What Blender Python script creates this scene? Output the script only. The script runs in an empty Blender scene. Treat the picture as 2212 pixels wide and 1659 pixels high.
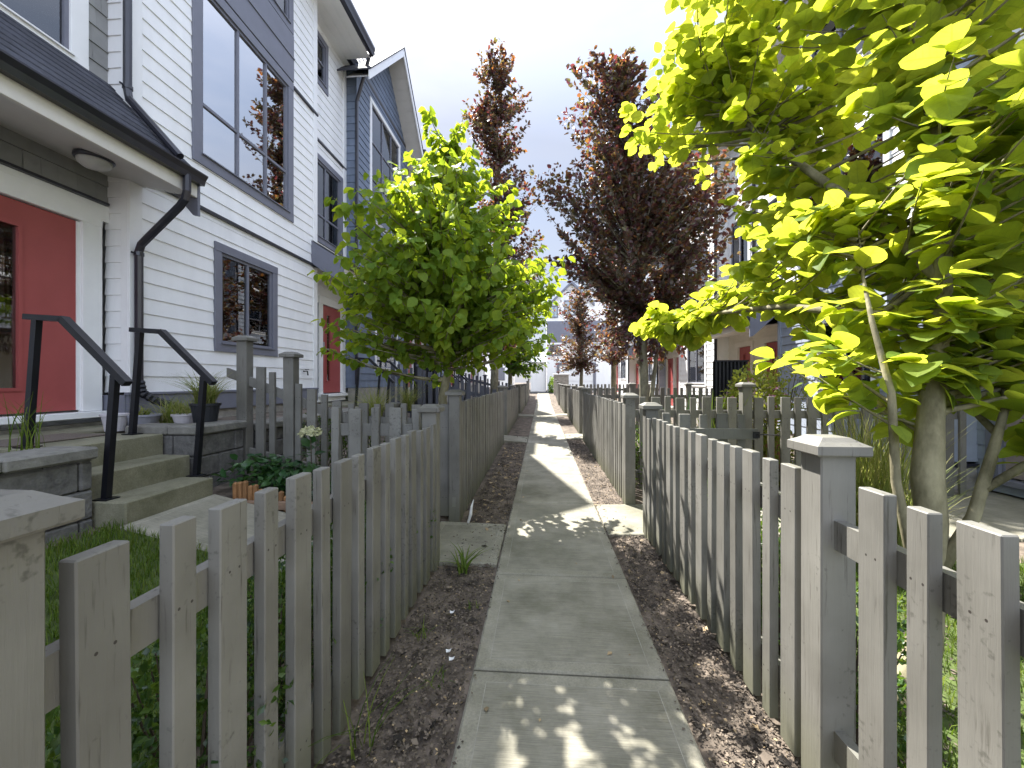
import bpy, math, random
import numpy as np
from mathutils import Vector, Matrix
R = math.radians
random.seed(7)
rng = np.random.default_rng(11)
scene = bpy.context.scene
C = scene.collection

# ------------------------------------------------------------------ camera
H = 1.45
cam_d = bpy.data.cameras.new('camera')
cam = bpy.data.objects.new('camera', cam_d); C.objects.link(cam)
cam_d.sensor_width = 36.0
cam_d.lens = 36.0 * 885.0 / 2212.0
cam.location = (0, 0, H)
cam.rotation_euler = (R(90), 0, math.atan(64.0 / 885.0))
cam_d.shift_y = -4.5 / 2212.0
cam_d.clip_start = 0.05; cam_d.clip_end = 2000
scene.camera = cam

# ------------------------------------------------------------------ light
SUN = Vector((-0.41, 0.63, 1.0)).normalized()
world = bpy.data.worlds.new('World'); scene.world = world; world.use_nodes = True
nt = world.node_tree; nt.nodes.clear()
wo = nt.nodes.new('ShaderNodeOutputWorld'); bg = nt.nodes.new('ShaderNodeBackground')
sky = nt.nodes.new('ShaderNodeTexSky'); sky.sky_type = 'NISHITA'; sky.sun_disc = False
sky.sun_elevation = math.asin(SUN.z); sky.sun_rotation = math.atan2(SUN.x, SUN.y)
sky.dust_density = 1.5; sky.ozone_density = 1.2
tc = nt.nodes.new('ShaderNodeTexCoord'); mp = nt.nodes.new('ShaderNodeMapping')
mp.inputs['Scale'].default_value = (1.0, 1.0, 3.2)
nz = nt.nodes.new('ShaderNodeTexNoise'); nz.inputs['Scale'].default_value = 1.7
nz.inputs['Detail'].default_value = 7; nz.inputs['Roughness'].default_value = .55
rp = nt.nodes.new('ShaderNodeValToRGB')
rp.color_ramp.elements[0].position = .36; rp.color_ramp.elements[0].color = (.3, .3, .3, 1)
rp.color_ramp.elements[1].position = .66; rp.color_ramp.elements[1].color = (.88, .88, .88, 1)
mxw = nt.nodes.new('ShaderNodeMix'); mxw.data_type = 'RGBA'
mxw.inputs['B'].default_value = (4.6, 4.95, 5.9, 1)
L = nt.links.new
L(tc.outputs['Generated'], mp.inputs[0]); L(mp.outputs[0], nz.inputs['Vector']); L(nz.outputs[0], rp.inputs[0])
L(rp.outputs[0], mxw.inputs['Factor']); L(sky.outputs[0], mxw.inputs['A']); dt = nt.nodes.new('ShaderNodeVectorMath'); dt.operation = 'DOT_PRODUCT'; dt.inputs[1].default_value = (.2, -.62, .76)
mrw = nt.nodes.new('ShaderNodeMapRange'); mrw.inputs['From Min'].default_value = -.15; mrw.inputs['From Max'].default_value = .75
mrw.inputs['To Min'].default_value = .76; mrw.inputs['To Max'].default_value = 2.7  # extra sky brightness overhead and behind the camera, added to lift the shade
mlw = nt.nodes.new('ShaderNodeMix'); mlw.data_type = 'RGBA'; mlw.blend_type = 'MULTIPLY'; mlw.inputs['Factor'].default_value = 1
L(tc.outputs['Generated'], dt.inputs[0]); L(dt.outputs['Value'], mrw.inputs['Value'])
L(mxw.outputs['Result'], mlw.inputs['A']); L(mrw.outputs[0], mlw.inputs['B']); L(mlw.outputs['Result'], bg.inputs[0])
bg.inputs[1].default_value = .055
L(bg.outputs[0], wo.inputs[0])
sd = bpy.data.lights.new('sun', 'SUN'); sd.energy = 5.0; sd.angle = R(.5); sd.color = (1, .965, .915)
so = bpy.data.objects.new('sun', sd); C.objects.link(so)
so.rotation_euler = SUN.to_track_quat('Z', 'Y').to_euler(); so.location = (0, 0, 30)
scene.view_settings.view_transform = 'Standard'; scene.view_settings.look = 'None'
scene.view_settings.exposure = 1.9; scene.view_settings.gamma = 1
scene.view_settings.use_curve_mapping = False
scene.cycles.max_bounces = 8; scene.cycles.transparent_max_bounces = 16
scene.cycles.diffuse_bounces = 4; scene.cycles.glossy_bounces = 4

# ------------------------------------------------------------------ materials
def nodes(name):
    m = bpy.data.materials.new(name); m.use_nodes = True
    t = m.node_tree; b = t.nodes['Principled BSDF']
    return m, t, b
def pm(name, col, rough=.6, var=.15, scale=6., stretch=(1, 1, 1), bump=0., col2=None, metallic=0., rnd=0., detail=6, spec=.4, bscale=None, island=0.):
    m, t, b = nodes(name); n = t.nodes; l = t.links.new
    tc = n.new('ShaderNodeTexCoord'); mp = n.new('ShaderNodeMapping'); mp.inputs['Scale'].default_value = stretch
    l(tc.outputs['Object'], mp.inputs[0])
    nz = n.new('ShaderNodeTexNoise'); nz.inputs['Scale'].default_value = scale; nz.inputs['Detail'].default_value = detail
    nz.inputs['Roughness'].default_value = .65
    l(mp.outputs[0], nz.inputs['Vector'])
    cr = n.new('ShaderNodeValToRGB')
    a = tuple(c * (1 - var) for c in col); z = tuple(c * (1 + var) for c in (col2 or col))
    cr.color_ramp.elements[0].position = .32; cr.color_ramp.elements[1].position = .68
    cr.color_ramp.elements[0].color = (*a, 1); cr.color_ramp.elements[1].color = (*z, 1)
    l(nz.outputs[0], cr.inputs[0])
    out = cr.outputs[0]
    if rnd or island:
        src = n.new('ShaderNodeObjectInfo').outputs['Random'] if rnd else n.new('ShaderNodeNewGeometry').outputs['Random Per Island']
        q = rnd or island
        mr = n.new('ShaderNodeMapRange'); mr.inputs['To Min'].default_value = 1 - q; mr.inputs['To Max'].default_value = 1 + q
        l(src, mr.inputs['Value'])
        hs = n.new('ShaderNodeMix'); hs.data_type = 'RGBA'; hs.blend_type = 'MULTIPLY'; hs.inputs['Factor'].default_value = 1
        l(out, hs.inputs['A']); l(mr.outputs[0], hs.inputs['B']); out = hs.outputs['Result']
    l(out, b.inputs['Base Color'])
    b.inputs['Roughness'].default_value = rough; b.inputs['Metallic'].default_value = metallic
    b.inputs['Specular IOR Level'].default_value = spec
    if bump:
        nb = nz
        if bscale:
            nb = n.new('ShaderNodeTexNoise'); nb.inputs['Scale'].default_value = bscale; nb.inputs['Detail'].default_value = 5
            l(mp.outputs[0], nb.inputs['Vector'])
        bp = n.new('ShaderNodeBump'); bp.inputs['Strength'].default_value = bump; bp.inputs['Distance'].default_value = .01
        l(nb.outputs[0], bp.inputs['Height']); l(bp.outputs[0], b.inputs['Normal'])
    return m
def leafmat(name, cols, trans, tw=.45, rough=.55, spec=.15):
    m, t, b = nodes(name); n = t.nodes; l = t.links.new
    def mth(op, *a):
        q = n.new('ShaderNodeMath'); q.operation = op
        for i, v in enumerate(a):
            if isinstance(v, (int, float)): q.inputs[i].default_value = v
            else: l(v, q.inputs[i])
        return q.outputs[0]
    at_ = n.new('ShaderNodeAttribute'); at_.attribute_name = 'leafuv'; sv = n.new('ShaderNodeSeparateXYZ'); l(at_.outputs['Vector'], sv.inputs[0])
    au = mth('ABSOLUTE', sv.outputs[0]); rib = mth('LESS_THAN', au, .055)
    ph = mth('FRACT', mth('MULTIPLY', mth('SUBTRACT', sv.outputs[1], mth('MULTIPLY', au, .22)), 6.5)); side = mth('LESS_THAN', ph, .14)
    vein = mth('MULTIPLY', mth('MAXIMUM', rib, mth('MULTIPLY', side, .6)), sv.outputs[2])
    tcn = n.new('ShaderNodeTexCoord'); nzm = n.new('ShaderNodeTexNoise'); nzm.inputs['Scale'].default_value = 32; nzm.inputs['Detail'].default_value = 4; l(tcn.outputs['Object'], nzm.inputs['Vector'])
    mot = mth('ADD', mth('MULTIPLY', nzm.outputs[0], .5), .75)
    def tint(col, k):
        f = mth('MULTIPLY', mot, mth('ADD', 1.0, mth('MULTIPLY', vein, k)))
        q = n.new('ShaderNodeMix'); q.data_type = 'RGBA'; q.blend_type = 'MULTIPLY'; q.inputs['Factor'].default_value = 1
        l(col, q.inputs['A']); l(f, q.inputs['B']); return q.outputs['Result']
    ge = n.new('ShaderNodeNewGeometry'); cr = n.new('ShaderNodeValToRGB')
    e = cr.color_ramp.elements
    while len(e) < len(cols): e.new(.5)
    for i, c in enumerate(cols): e[i].position = i / (len(cols) - 1); e[i].color = (*c, 1)
    l(ge.outputs['Random Per Island'], cr.inputs[0])
    l(tint(cr.outputs[0], .45), b.inputs['Base Color']); b.inputs['Roughness'].default_value = rough; b.inputs['Specular IOR Level'].default_value = spec
    tr = n.new('ShaderNodeBsdfTranslucent'); c2 = n.new('ShaderNodeValToRGB'); e = c2.color_ramp.elements
    while len(e) < len(trans): e.new(.5)
    for i, c in enumerate(trans): e[i].position = i / (len(trans) - 1); e[i].color = (*c, 1)
    l(ge.outputs['Random Per Island'], c2.inputs[0]); l(tint(c2.outputs[0], -.3), tr.inputs[0])
    mx = n.new('ShaderNodeMixShader'); mx.inputs[0].default_value = tw
    l(b.outputs[0], mx.inputs[1]); l(tr.outputs[0], mx.inputs[2]); l(mx.outputs[0], n['Material Output'].inputs[0])
    return m
def glassmat(name, tint=(.75, .79, .8), base=.6):
    m = bpy.data.materials.new(name); m.use_nodes = True; t = m.node_tree; n = t.nodes; n.clear(); l = t.links.new
    o = n.new('ShaderNodeOutputMaterial'); tr = n.new('ShaderNodeBsdfTransparent'); tr.inputs[0].default_value = (*tint, 1)
    gl = n.new('ShaderNodeBsdfGlossy'); gl.inputs['Roughness'].default_value = .015
    fr = n.new('ShaderNodeFresnel'); fr.inputs[0].default_value = 1.7
    mr = n.new('ShaderNodeMapRange'); mr.inputs['To Min'].default_value = base - .06; mr.inputs['To Max'].default_value = 1.0
    l(fr.outputs[0], mr.inputs['Value'])
    mx = n.new('ShaderNodeMixShader'); l(mr.outputs[0], mx.inputs[0]); l(tr.outputs[0], mx.inputs[1]); l(gl.outputs[0], mx.inputs[2])
    nz = n.new('ShaderNodeTexNoise'); nz.inputs['Scale'].default_value = 1.3
    bp = n.new('ShaderNodeBump'); bp.inputs['Strength'].default_value = .06; bp.inputs['Distance'].default_value = .02
    l(nz.outputs[0], bp.inputs['Height']); l(bp.outputs[0], gl.inputs['Normal'])
    l(mx.outputs[0], o.inputs[0]); return m

M = {}
M['white'] = pm('white_siding_paint', (.8, .8, .79), .5, .055, 2.2, (1.5, 1.5, .35), .08, bscale=60, detail=9)
M['whitetrim'] = pm('white_trim_paint', (.8, .8, .79), .45, .03, 4)
M['cream'] = pm('cream_trim_paint', (.66, .63, .57), .5, .05, 4)
M['slate'] = pm('slate_blue_shingle_paint', (.145, .18, .245), .55, .1, 4, (1, 1, 1), .1, bscale=70, island=.1)
M['paleslate'] = pm('pale_slate_shingle_paint', (.29, .325, .385), .55, .08, 4, (1, 1, 1), .1, bscale=70, island=.08)
M['grey_shingle'] = pm('grey_shingle_paint', (.27, .27, .26), .6, .1, 4, (1, 1, 1), .1, bscale=70, island=.08)
M['charcoal'] = pm('charcoal_trim_paint', (.16, .165, .2), .45, .06, 5)
M['black'] = pm('black_metal', (.009, .009, .012), .35, .2, 8, spec=.35)
M['gutter'] = pm('dark_gutter_metal', (.022, .022, .03), .3, .2, 6, spec=.6)
M['red'] = pm('red_door_paint', (.34, .075, .07), .45, .06, 3)
M['browndoor'] = pm('taupe_door_paint', (.24, .2, .19), .5, .06, 3)
M['roof'] = pm('dark_roof_shingles', (.045, .047, .06), .8, .3, 30, (1, 1, 1), .6, island=.25)
M['soffit'] = pm('soffit_boards', (.62, .6, .56), .6, .04, 5)
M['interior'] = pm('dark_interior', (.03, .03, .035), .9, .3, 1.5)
M['blind'] = pm('blind_slats', (.7, .71, .69), .5, .05, 5)
M['glass'] = glassmat('window_glass', base=.17); M['mirrorglass'] = glassmat('coated_window_glass', base=.75)
M['lampglass'] = pm('frosted_lamp_glass', (.5, .5, .48), .35, .1, 8)
M['found'] = pm('foundation_concrete', (.28, .26, .225), .85, .25, 7, (1, 1, 1), .4, bscale=40)
def fencemat():
    m, t, b = nodes('grey_fence_stain'); n = t.nodes; l = t.links.new
    tc = n.new('ShaderNodeTexCoord'); oi = n.new('ShaderNodeObjectInfo')
    ad = n.new('ShaderNodeVectorMath'); ad.operation = 'ADD'
    l(tc.outputs['Object'], ad.inputs[0]); l(oi.outputs['Location'], ad.inputs[1])
    mp = n.new('ShaderNodeMapping'); mp.inputs['Scale'].default_value = (22, 22, 1.3); l(ad.outputs[0], mp.inputs[0])
    nz = n.new('ShaderNodeTexNoise'); nz.inputs['Scale'].default_value = 3; nz.inputs['Detail'].default_value = 8; nz.inputs['Roughness'].default_value = .6
    l(mp.outputs[0], nz.inputs['Vector'])
    n2 = n.new('ShaderNodeTexNoise'); n2.inputs['Scale'].default_value = 3.5; n2.inputs['Detail'].default_value = 4; l(ad.outputs[0], n2.inputs['Vector'])
    cr = n.new('ShaderNodeValToRGB'); cr.color_ramp.elements[0].position = .3; cr.color_ramp.elements[1].position = .7
    cr.color_ramp.elements[0].color = (.125, .119, .102, 1); cr.color_ramp.elements[1].color = (.192, .185, .163, 1)
    l(n2.outputs[0], cr.inputs[0])
    # weathered cracks and knots along the grain
    c2 = n.new('ShaderNodeValToRGB'); c2.color_ramp.elements[0].position = .3; c2.color_ramp.elements[1].position = .4
    c2.color_ramp.elements[0].color = (.45, .43, .4, 1); c2.color_ramp.elements[1].color = (1, 1, 1, 1)
    l(nz.outputs[0], c2.inputs[0])
    mx = n.new('ShaderNodeMix'); mx.data_type = 'RGBA'; mx.blend_type = 'MULTIPLY'; mx.inputs['Factor'].default_value = .92
    l(cr.outputs[0], mx.inputs['A']); l(c2.outputs[0], mx.inputs['B'])
    # damp green foot
    sx = n.new('ShaderNodeSeparateXYZ'); l(ad.outputs[0], sx.inputs[0])
    mr = n.new('ShaderNodeMapRange'); mr.inputs['From Min'].default_value = .32; mr.inputs['From Max'].default_value = .0
    l(sx.outputs[2], mr.inputs['Value'])
    mm = n.new('ShaderNodeMath'); mm.operation = 'MULTIPLY'; l(mr.outputs[0], mm.inputs[0]); l(n2.outputs[0], mm.inputs[1])
    m3 = n.new('ShaderNodeMix'); m3.data_type = 'RGBA'; l(mm.outputs[0], m3.inputs['Factor']); l(mx.outputs['Result'], m3.inputs['A'])
    m3.inputs['B'].default_value = (.12, .125, .05, 1)
    mr2 = n.new('ShaderNodeMapRange'); mr2.inputs['To Min'].default_value = .86; mr2.inputs['To Max'].default_value = 1.14
    l(oi.outputs['Random'], mr2.inputs['Value'])
    m4 = n.new('ShaderNodeMix'); m4.data_type = 'RGBA'; m4.blend_type = 'MULTIPLY'; m4.inputs['Factor'].default_value = 1
    l(m3.outputs['Result'], m4.inputs['A']); l(mr2.outputs[0], m4.inputs['B'])
    out = m4.outputs['Result']
    n5 = n.new('ShaderNodeTexNoise'); n5.inputs['Scale'].default_value = 55; n5.inputs['Detail'].default_value = 3; l(ad.outputs[0], n5.inputs['Vector'])
    n6 = n.new('ShaderNodeTexNoise'); n6.inputs['Scale'].default_value = 2.2; l(ad.outputs[0], n6.inputs['Vector'])
    ma = n.new('ShaderNodeMath'); ma.operation = 'ADD'; l(n5.outputs[0], ma.inputs[0]); l(n6.outputs[0], ma.inputs[1])
    mr3 = n.new('ShaderNodeMapRange'); mr3.inputs['From Min'].default_value = 1.19; mr3.inputs['From Max'].default_value = 1.34; mr3.inputs['To Max'].default_value = .6
    l(ma.outputs[0], mr3.inputs['Value'])
    m5 = n.new('ShaderNodeMix'); m5.data_type = 'RGBA'; l(mr3.outputs[0], m5.inputs['Factor']); l(out, m5.inputs['A']); m5.inputs['B'].default_value = (.045, .043, .034, 1); out = m5.outputs['Result']
    sp = n.new('ShaderNodeSeparateXYZ'); l(tc.outputs['Object'], sp.inputs[0])
    def mth(op, a, c=None):
        q = n.new('ShaderNodeMath'); q.operation = op
        for i, v in enumerate((a, c)):
            if v is None: continue
            if isinstance(v, (int, float)): q.inputs[i].default_value = v
            else: l(v, q.inputs[i])
        return q.outputs[0]
    ax = mth('SUBTRACT', mth('ABSOLUTE', sp.outputs[0]), .017); ax2 = mth('MULTIPLY', ax, ax); ds = []
    for zz in (.195, .925):
        dz = mth('SUBTRACT', sp.outputs[2], zz); ds.append(mth('SQRT', mth('ADD', ax2, mth('MULTIPLY', dz, dz))))
    hit = mth('LESS_THAN', mth('MINIMUM', ds[0], ds[1]), .0036)
    m6 = n.new('ShaderNodeMix'); m6.data_type = 'RGBA'; l(hit, m6.inputs['Factor']); l(out, m6.inputs['A']); m6.inputs['B'].default_value = (.03, .024, .02, 1); out = m6.outputs['Result']
    l(out, b.inputs['Base Color']); b.inputs['Roughness'].default_value = .6
    bp = n.new('ShaderNodeBump'); bp.inputs['Strength'].default_value = .35; bp.inputs['Distance'].default_value = .004
    l(nz.outputs[0], bp.inputs['Height']); l(bp.outputs[0], b.inputs['Normal'])
    return m
M['fence'] = fencemat()
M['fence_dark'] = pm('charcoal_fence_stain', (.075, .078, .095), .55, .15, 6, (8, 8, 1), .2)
def concretemat(name, broom=True, base=(.34, .318, .255), dark=(.16, .152, .108)):
    m, t, b = nodes(name); n = t.nodes; l = t.links.new
    tc = n.new('ShaderNodeTexCoord')
    n1 = n.new('ShaderNodeTexNoise'); n1.inputs['Scale'].default_value = 1.6; n1.inputs['Detail'].default_value = 9; n1.inputs['Roughness'].default_value = .7
    l(tc.outputs['Object'], n1.inputs['Vector'])
    cr = n.new('ShaderNodeValToRGB'); cr.color_ramp.elements[0].position = .35; cr.color_ramp.elements[1].position = .65
    cr.color_ramp.elements[0].color = (*dark, 1); cr.color_ramp.elements[1].color = (*base, 1); l(n1.outputs[0], cr.inputs[0])
    mp = n.new('ShaderNodeMapping'); mp.inputs['Scale'].default_value = (2.2, 120, 1) if broom else (40, 40, 40); l(tc.outputs['Object'], mp.inputs[0])
    n2 = n.new('ShaderNodeTexNoise'); n2.inputs['Scale'].default_value = 2.2; n2.inputs['Detail'].default_value = 5; n2.inputs['Roughness'].default_value = .75
    l(mp.outputs[0], n2.inputs['Vector'])
    c2 = n.new('ShaderNodeValToRGB'); c2.color_ramp.elements[0].position = .36; c2.color_ramp.elements[1].position = .62
    k = .58 if broom else .78
    c2.color_ramp.elements[0].color = (k, k, k * .97, 1); c2.color_ramp.elements[1].color = (1.12, 1.12, 1.1, 1); l(n2.outputs[0], c2.inputs[0])
    mx = n.new('ShaderNodeMix'); mx.data_type = 'RGBA'; mx.blend_type = 'MULTIPLY'; mx.inputs['Factor'].default_value = .8
    l(cr.outputs[0], mx.inputs['A']); l(c2.outputs[0], mx.inputs['B']); l(mx.outputs['Result'], b.inputs['Base Color'])
    b.inputs['Roughness'].default_value = .85
    bp = n.new('ShaderNodeBump'); bp.inputs['Strength'].default_value = .5; bp.inputs['Distance'].default_value = .004
    l(n2.outputs[0], bp.inputs['Height']); l(bp.outputs[0], b.inputs['Normal'])
    return m
M['broom'] = concretemat('broomed_concrete'); M['edge'] = concretemat('trowelled_concrete', False)
M['line'] = pm('tooled_line', (.3, .285, .24), .8, .3, 9)
M['steps'] = concretemat('step_concrete', False, (.27, .255, .18), (.11, .105, .06))
M['soil'] = pm('soil', (.06, .046, .035), .95, .45, 5, (1, 1, 1), .9, (.15, .12, .092), bscale=45)
M['dryground'] = pm('dry_ground', (.12, .1, .08), .95, .3, 4, (1, 1, 1), .6, bscale=30)
M['turf'] = pm('turf_soil', (.06, .085, .02), .95, .4, 12, (1, 1, 1), .6)
M['road'] = pm('asphalt', (.055, .055, .055), .85, .2, 30, bump=.3)
M['chips'] = pm('bark_chips', (.1, .08, .06), .9, .35, 8, island=.85)
M['litter'] = pm('dry_leaves', (.33, .24, .13), .7, .2, 8, island=.5)
M['stone'] = pm('split_stone_block', (.125, .12, .112), .9, .35, 14, (1, 1, 1), .9, bscale=35)
M['stonecap'] = pm('stone_cap', (.19, .182, .16), .9, .3, 9, (1, 1, 1), .6, bscale=40)
M['bark'] = pm('grey_bark', (.17, .15, .105), .85, .3, 9, (1, 1, .5), .6, (.24, .22, .15), bscale=30)
M['barkpale'] = pm('pale_green_bark', (.12, .105, .05), .85, .4, 7, (1, 1, .45), .6, (.235, .21, .13), bscale=26)
M['twig'] = pm('twig_bark', (.08, .06, .04), .85, .3, 9)
M['g_left'] = leafmat('green_leaves', [(.1, .18, .026), (.14, .225, .032), (.18, .26, .045)], [(.34, .46, .025), (.43, .54, .025), (.56, .63, .035)], .56)
M['g_right'] = leafmat('lime_leaves', [(.13, .21, .035), (.17, .25, .04), (.21, .28, .05), (.15, .23, .035)], [(.46, .56, .04), (.55, .63, .045), (.7, .71, .06), (.5, .58, .04)], .6)
M['copper'] = leafmat('copper_leaves', [(.065, .042, .056), (.085, .042, .054), (.1, .088, .048), (.076, .06, .062), (.12, .046, .05), (.09, .08, .052)], [(.12, .04, .05), (.32, .06, .05), (.26, .23, .05), (.17, .1, .05), (.52, .2, .04), (.24, .21, .05)], .34, .35, .5)
M['g_far'] = leafmat('far_green_leaves', [(.05, .12, .02), (.09, .17, .025)], [(.25, .42, .02), (.4, .5, .03)], .4)
M['conifer'] = leafmat('conifer_needles', [(.012, .03, .018), (.02, .045, .024)], [(.03, .06, .02), (.04, .07, .02)], .15)
M['box'] = leafmat('boxwood_leaves', [(.016, .04, .01), (.03, .07, .014), (.07, .13, .02)], [(.1, .2, .012), (.17, .3, .018), (.3, .4, .03)], .28, .3, .5)
M['yellow'] = leafmat('yellow_green_leaves', [(.16, .2, .03), (.26, .28, .05), (.14, .2, .04)], [(.35, .4, .04), (.45, .45, .06), (.3, .36, .04)], .35)
M['grass'] = leafmat('grass_blades', [(.04, .08, .01), (.07, .12, .015), (.13, .17, .03)], [(.14, .24, .015), (.2, .3, .025), (.3, .35, .05)], .32)
M['tallgrass'] = leafmat('ornamental_grass_blades', [(.11, .16, .035), (.22, .25, .07), (.36, .33, .15)], [(.28, .36, .05), (.38, .42, .08), (.45, .4, .15)], .38)
M['ivy'] = leafmat('dark_ground_leaves', [(.018, .06, .02), (.03, .085, .025), (.05, .11, .03)], [(.06, .16, .03), (.09, .2, .04), (.12, .24, .04)], .25, .35, .5)
M['flower'] = leafmat('creamy_petals', [(.6, .6, .35), (.7, .68, .45)], [(.5, .5, .25), (.55, .55, .3)], .35)
M['pink'] = leafmat('pink_petals', [(.5, .2, .35), (.6, .35, .5)], [(.5, .2, .3), (.5, .3, .4)], .3)
M['terracotta'] = pm('terracotta', (.38, .15, .085), .8, .15, 6)
M['potgrey'] = pm('grey_pot', (.3, .3, .34), .6, .1, 6)
M['potwhite'] = pm('white_pot', (.55, .52, .54), .6, .1, 6)
M['potblack'] = pm('black_plastic_pot', (.02, .022, .026), .5, .1, 6)
M['log'] = pm('log_edging_wood', (.26, .13, .05), .75, .35, 8, (6, 6, 1), .4, island=.3)
M['timber'] = pm('edging_timber', (.2, .13, .085), .8, .25, 6, (1, 8, 8), .3)
M['mat'] = pm('door_mat', (.13, .105, .085), .95, .3, 60, bump=.5)
M['screen'] = pm('black_corrugated_sheet', (.01, .01, .012), .35, .2, 5, spec=.5)
M['paper'] = pm('white_scrap', (.75, .75, .72), .8, .05, 10)
M['hedge'] = M['box']

# ------------------------------------------------------------------ mesh helpers
class MB:
    def __init__(s): s.v = []; s.f = []; s.mi = []; s.cur = 0
    def add(s, vs, fs):
        k = len(s.v); s.v += [tuple(p) for p in vs]
        for f in fs: s.f.append(tuple(i + k for i in f)); s.mi.append(s.cur)
    def box(s, x0, x1, y0, y1, z0, z1):
        x0, x1 = min(x0, x1), max(x0, x1); y0, y1 = min(y0, y1), max(y0, y1); z0, z1 = min(z0, z1), max(z0, z1)
        s.add([(x0, y0, z0), (x1, y0, z0), (x1, y1, z0), (x0, y1, z0), (x0, y0, z1), (x1, y0, z1), (x1, y1, z1), (x0, y1, z1)],
              [(0, 3, 2, 1), (4, 5, 6, 7), (0, 1, 5, 4), (1, 2, 6, 5), (2, 3, 7, 6), (3, 0, 4, 7)])
    def cbox(s, x0, x1, y0, y1, z0, z1, b=.003, skew=(0, 0)):
        # box with chamfered edges; skew shifts the top in x, y
        x0, x1 = min(x0, x1), max(x0, x1); y0, y1 = min(y0, y1), max(y0, y1)
        P = []; idx = {}
        for i, X in enumerate((x0, x1)):
            for j, Y in enumerate((y0, y1)):
                for k, Z in enumerate((z0, z1)):
                    ix, iy, iz = (b if i == 0 else -b), (b if j == 0 else -b), (b if k == 0 else -b)
                    sx, sy = (skew if k else (0, 0))
                    idx[i, j, k] = len(P)
                    P += [(X + sx, Y + iy + sy, Z + iz), (X + ix + sx, Y + sy, Z + iz), (X + ix + sx, Y + iy + sy, Z)]
        F = []
        for i in (0, 1): F.append([idx[i, j, k] for j, k in ((0, 0), (1, 0), (1, 1), (0, 1))])
        for j in (0, 1): F.append([idx[i, j, k] + 1 for i, k in ((0, 0), (1, 0), (1, 1), (0, 1))])
        for k in (0, 1): F.append([idx[i, j, k] + 2 for i, j in ((0, 0), (1, 0), (1, 1), (0, 1))])
        for i in (0, 1):
            for j in (0, 1): F.append([idx[i, j, 0], idx[i, j, 0] + 1, idx[i, j, 1] + 1, idx[i, j, 1]])
        for i in (0, 1):
            for k in (0, 1): F.append([idx[i, 0, k], idx[i, 0, k] + 2, idx[i, 1, k] + 2, idx[i, 1, k]])
        for j in (0, 1):
            for k in (0, 1): F.append([idx[0, j, k] + 1, idx[0, j, k] + 2, idx[1, j, k] + 2, idx[1, j, k] + 1])
        for q in idx.values(): F.append([q, q + 1, q + 2])
        s.add(P, F)
    def tube(s, pts, rad, n=8, cap=True, squash=None):
        pts = [Vector(p) for p in pts]
        if not hasattr(rad, '__len__'): rad = [rad] * len(pts)
        rings = []; up = None; base = len(s.v); V = []
        for i, p in enumerate(pts):
            t = (pts[min(i + 1, len(pts) - 1)] - pts[max(i - 1, 0)]).normalized()
            if up is None:
                up = Vector((0, 0, 1)) if abs(t.z) < .9 else Vector((1, 0, 0))
            a = t.cross(up)
            if a.length < 1e-4: a = t.orthogonal()
            a.normalize(); b_ = a.cross(t).normalized(); up = b_
            for k in range(n):
                w = 2 * math.pi * (k + .5) / n
                V.append(p + (a * math.cos(w) + b_ * math.sin(w)) * rad[i])
        F = []
        for i in range(len(pts) - 1):
            for k in range(n):
                F.append((i * n + k, i * n + (k + 1) % n, (i + 1) * n + (k + 1) % n, (i + 1) * n + k))
        if cap:
            F.append(tuple(range(n))[::-1]); F.append(tuple(range((len(pts) - 1) * n, len(pts) * n)))
        s.add(V, F)
    def lathe(s, prof, c=(0, 0, 0), n=20):
        V = []; F = []
        for r, z in prof:
            for k in range(n):
                w = 2 * math.pi * k / n; V.append((c[0] + r * math.cos(w), c[1] + r * math.sin(w), c[2] + z))
        for i in range(len(prof) - 1):
            for k in range(n): F.append((i * n + k, i * n + (k + 1) % n, (i + 1) * n + (k + 1) % n, (i + 1) * n + k))
        F.append(tuple(range(n))[::-1]); F.append(tuple(range((len(prof) - 1) * n, len(prof) * n)))
        s.add(V, F)
    def prism(s, poly, axis, a, b):
        # poly: 2-D points; axis 'x': (y,z) extruded in x; 'y': (x,z); 'z': (x,y)
        def P(p, t):
            return (t, p[0], p[1]) if axis == 'x' else ((p[0], t, p[1]) if axis == 'y' else (p[0], p[1], t))
        n = len(poly)
        V = [P(p, a) for p in poly] + [P(p, b) for p in poly]
        s.add(V, [tuple(range(n)), tuple(range(n, 2 * n))[::-1]] + [(i, (i + 1) % n, (i + 1) % n + n, i + n) for i in range(n)])
    def build(s, name, m, parent=None, smooth=False):
        me = bpy.data.meshes.new(name); me.from_pydata(s.v, [], s.f)
        ms = m if isinstance(m, (list, tuple)) else [m]
        for q in ms: me.materials.append(q)
        if len(ms) > 1: me.polygons.foreach_set('material_index', s.mi)
        me.update()
        if smooth: me.shade_smooth()
        return link(name, me, parent)
def link(name, me, parent=None):
    o = bpy.data.objects.new(name, me); C.objects.link(o)
    if parent is not None: attach(o, parent)
    return o
def attach(o, p):
    o.parent = p
    if p.type == 'EMPTY': o.matrix_parent_inverse = Matrix.Translation(-Vector(p.location))
def empty(name, loc):
    o = bpy.data.objects.new(name, None); C.objects.link(o); o.location = loc; o.empty_display_size = .2
    return o
def tag(o, label=None, cat=None, group=None, kind=None):
    if label: o['label'] = label
    if cat: o['category'] = cat
    if group: o['group'] = group
    if kind: o['kind'] = kind
    return o
def thing(name, label, cat, loc, group=None): return tag(empty(name, loc), label, cat, group)
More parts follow.
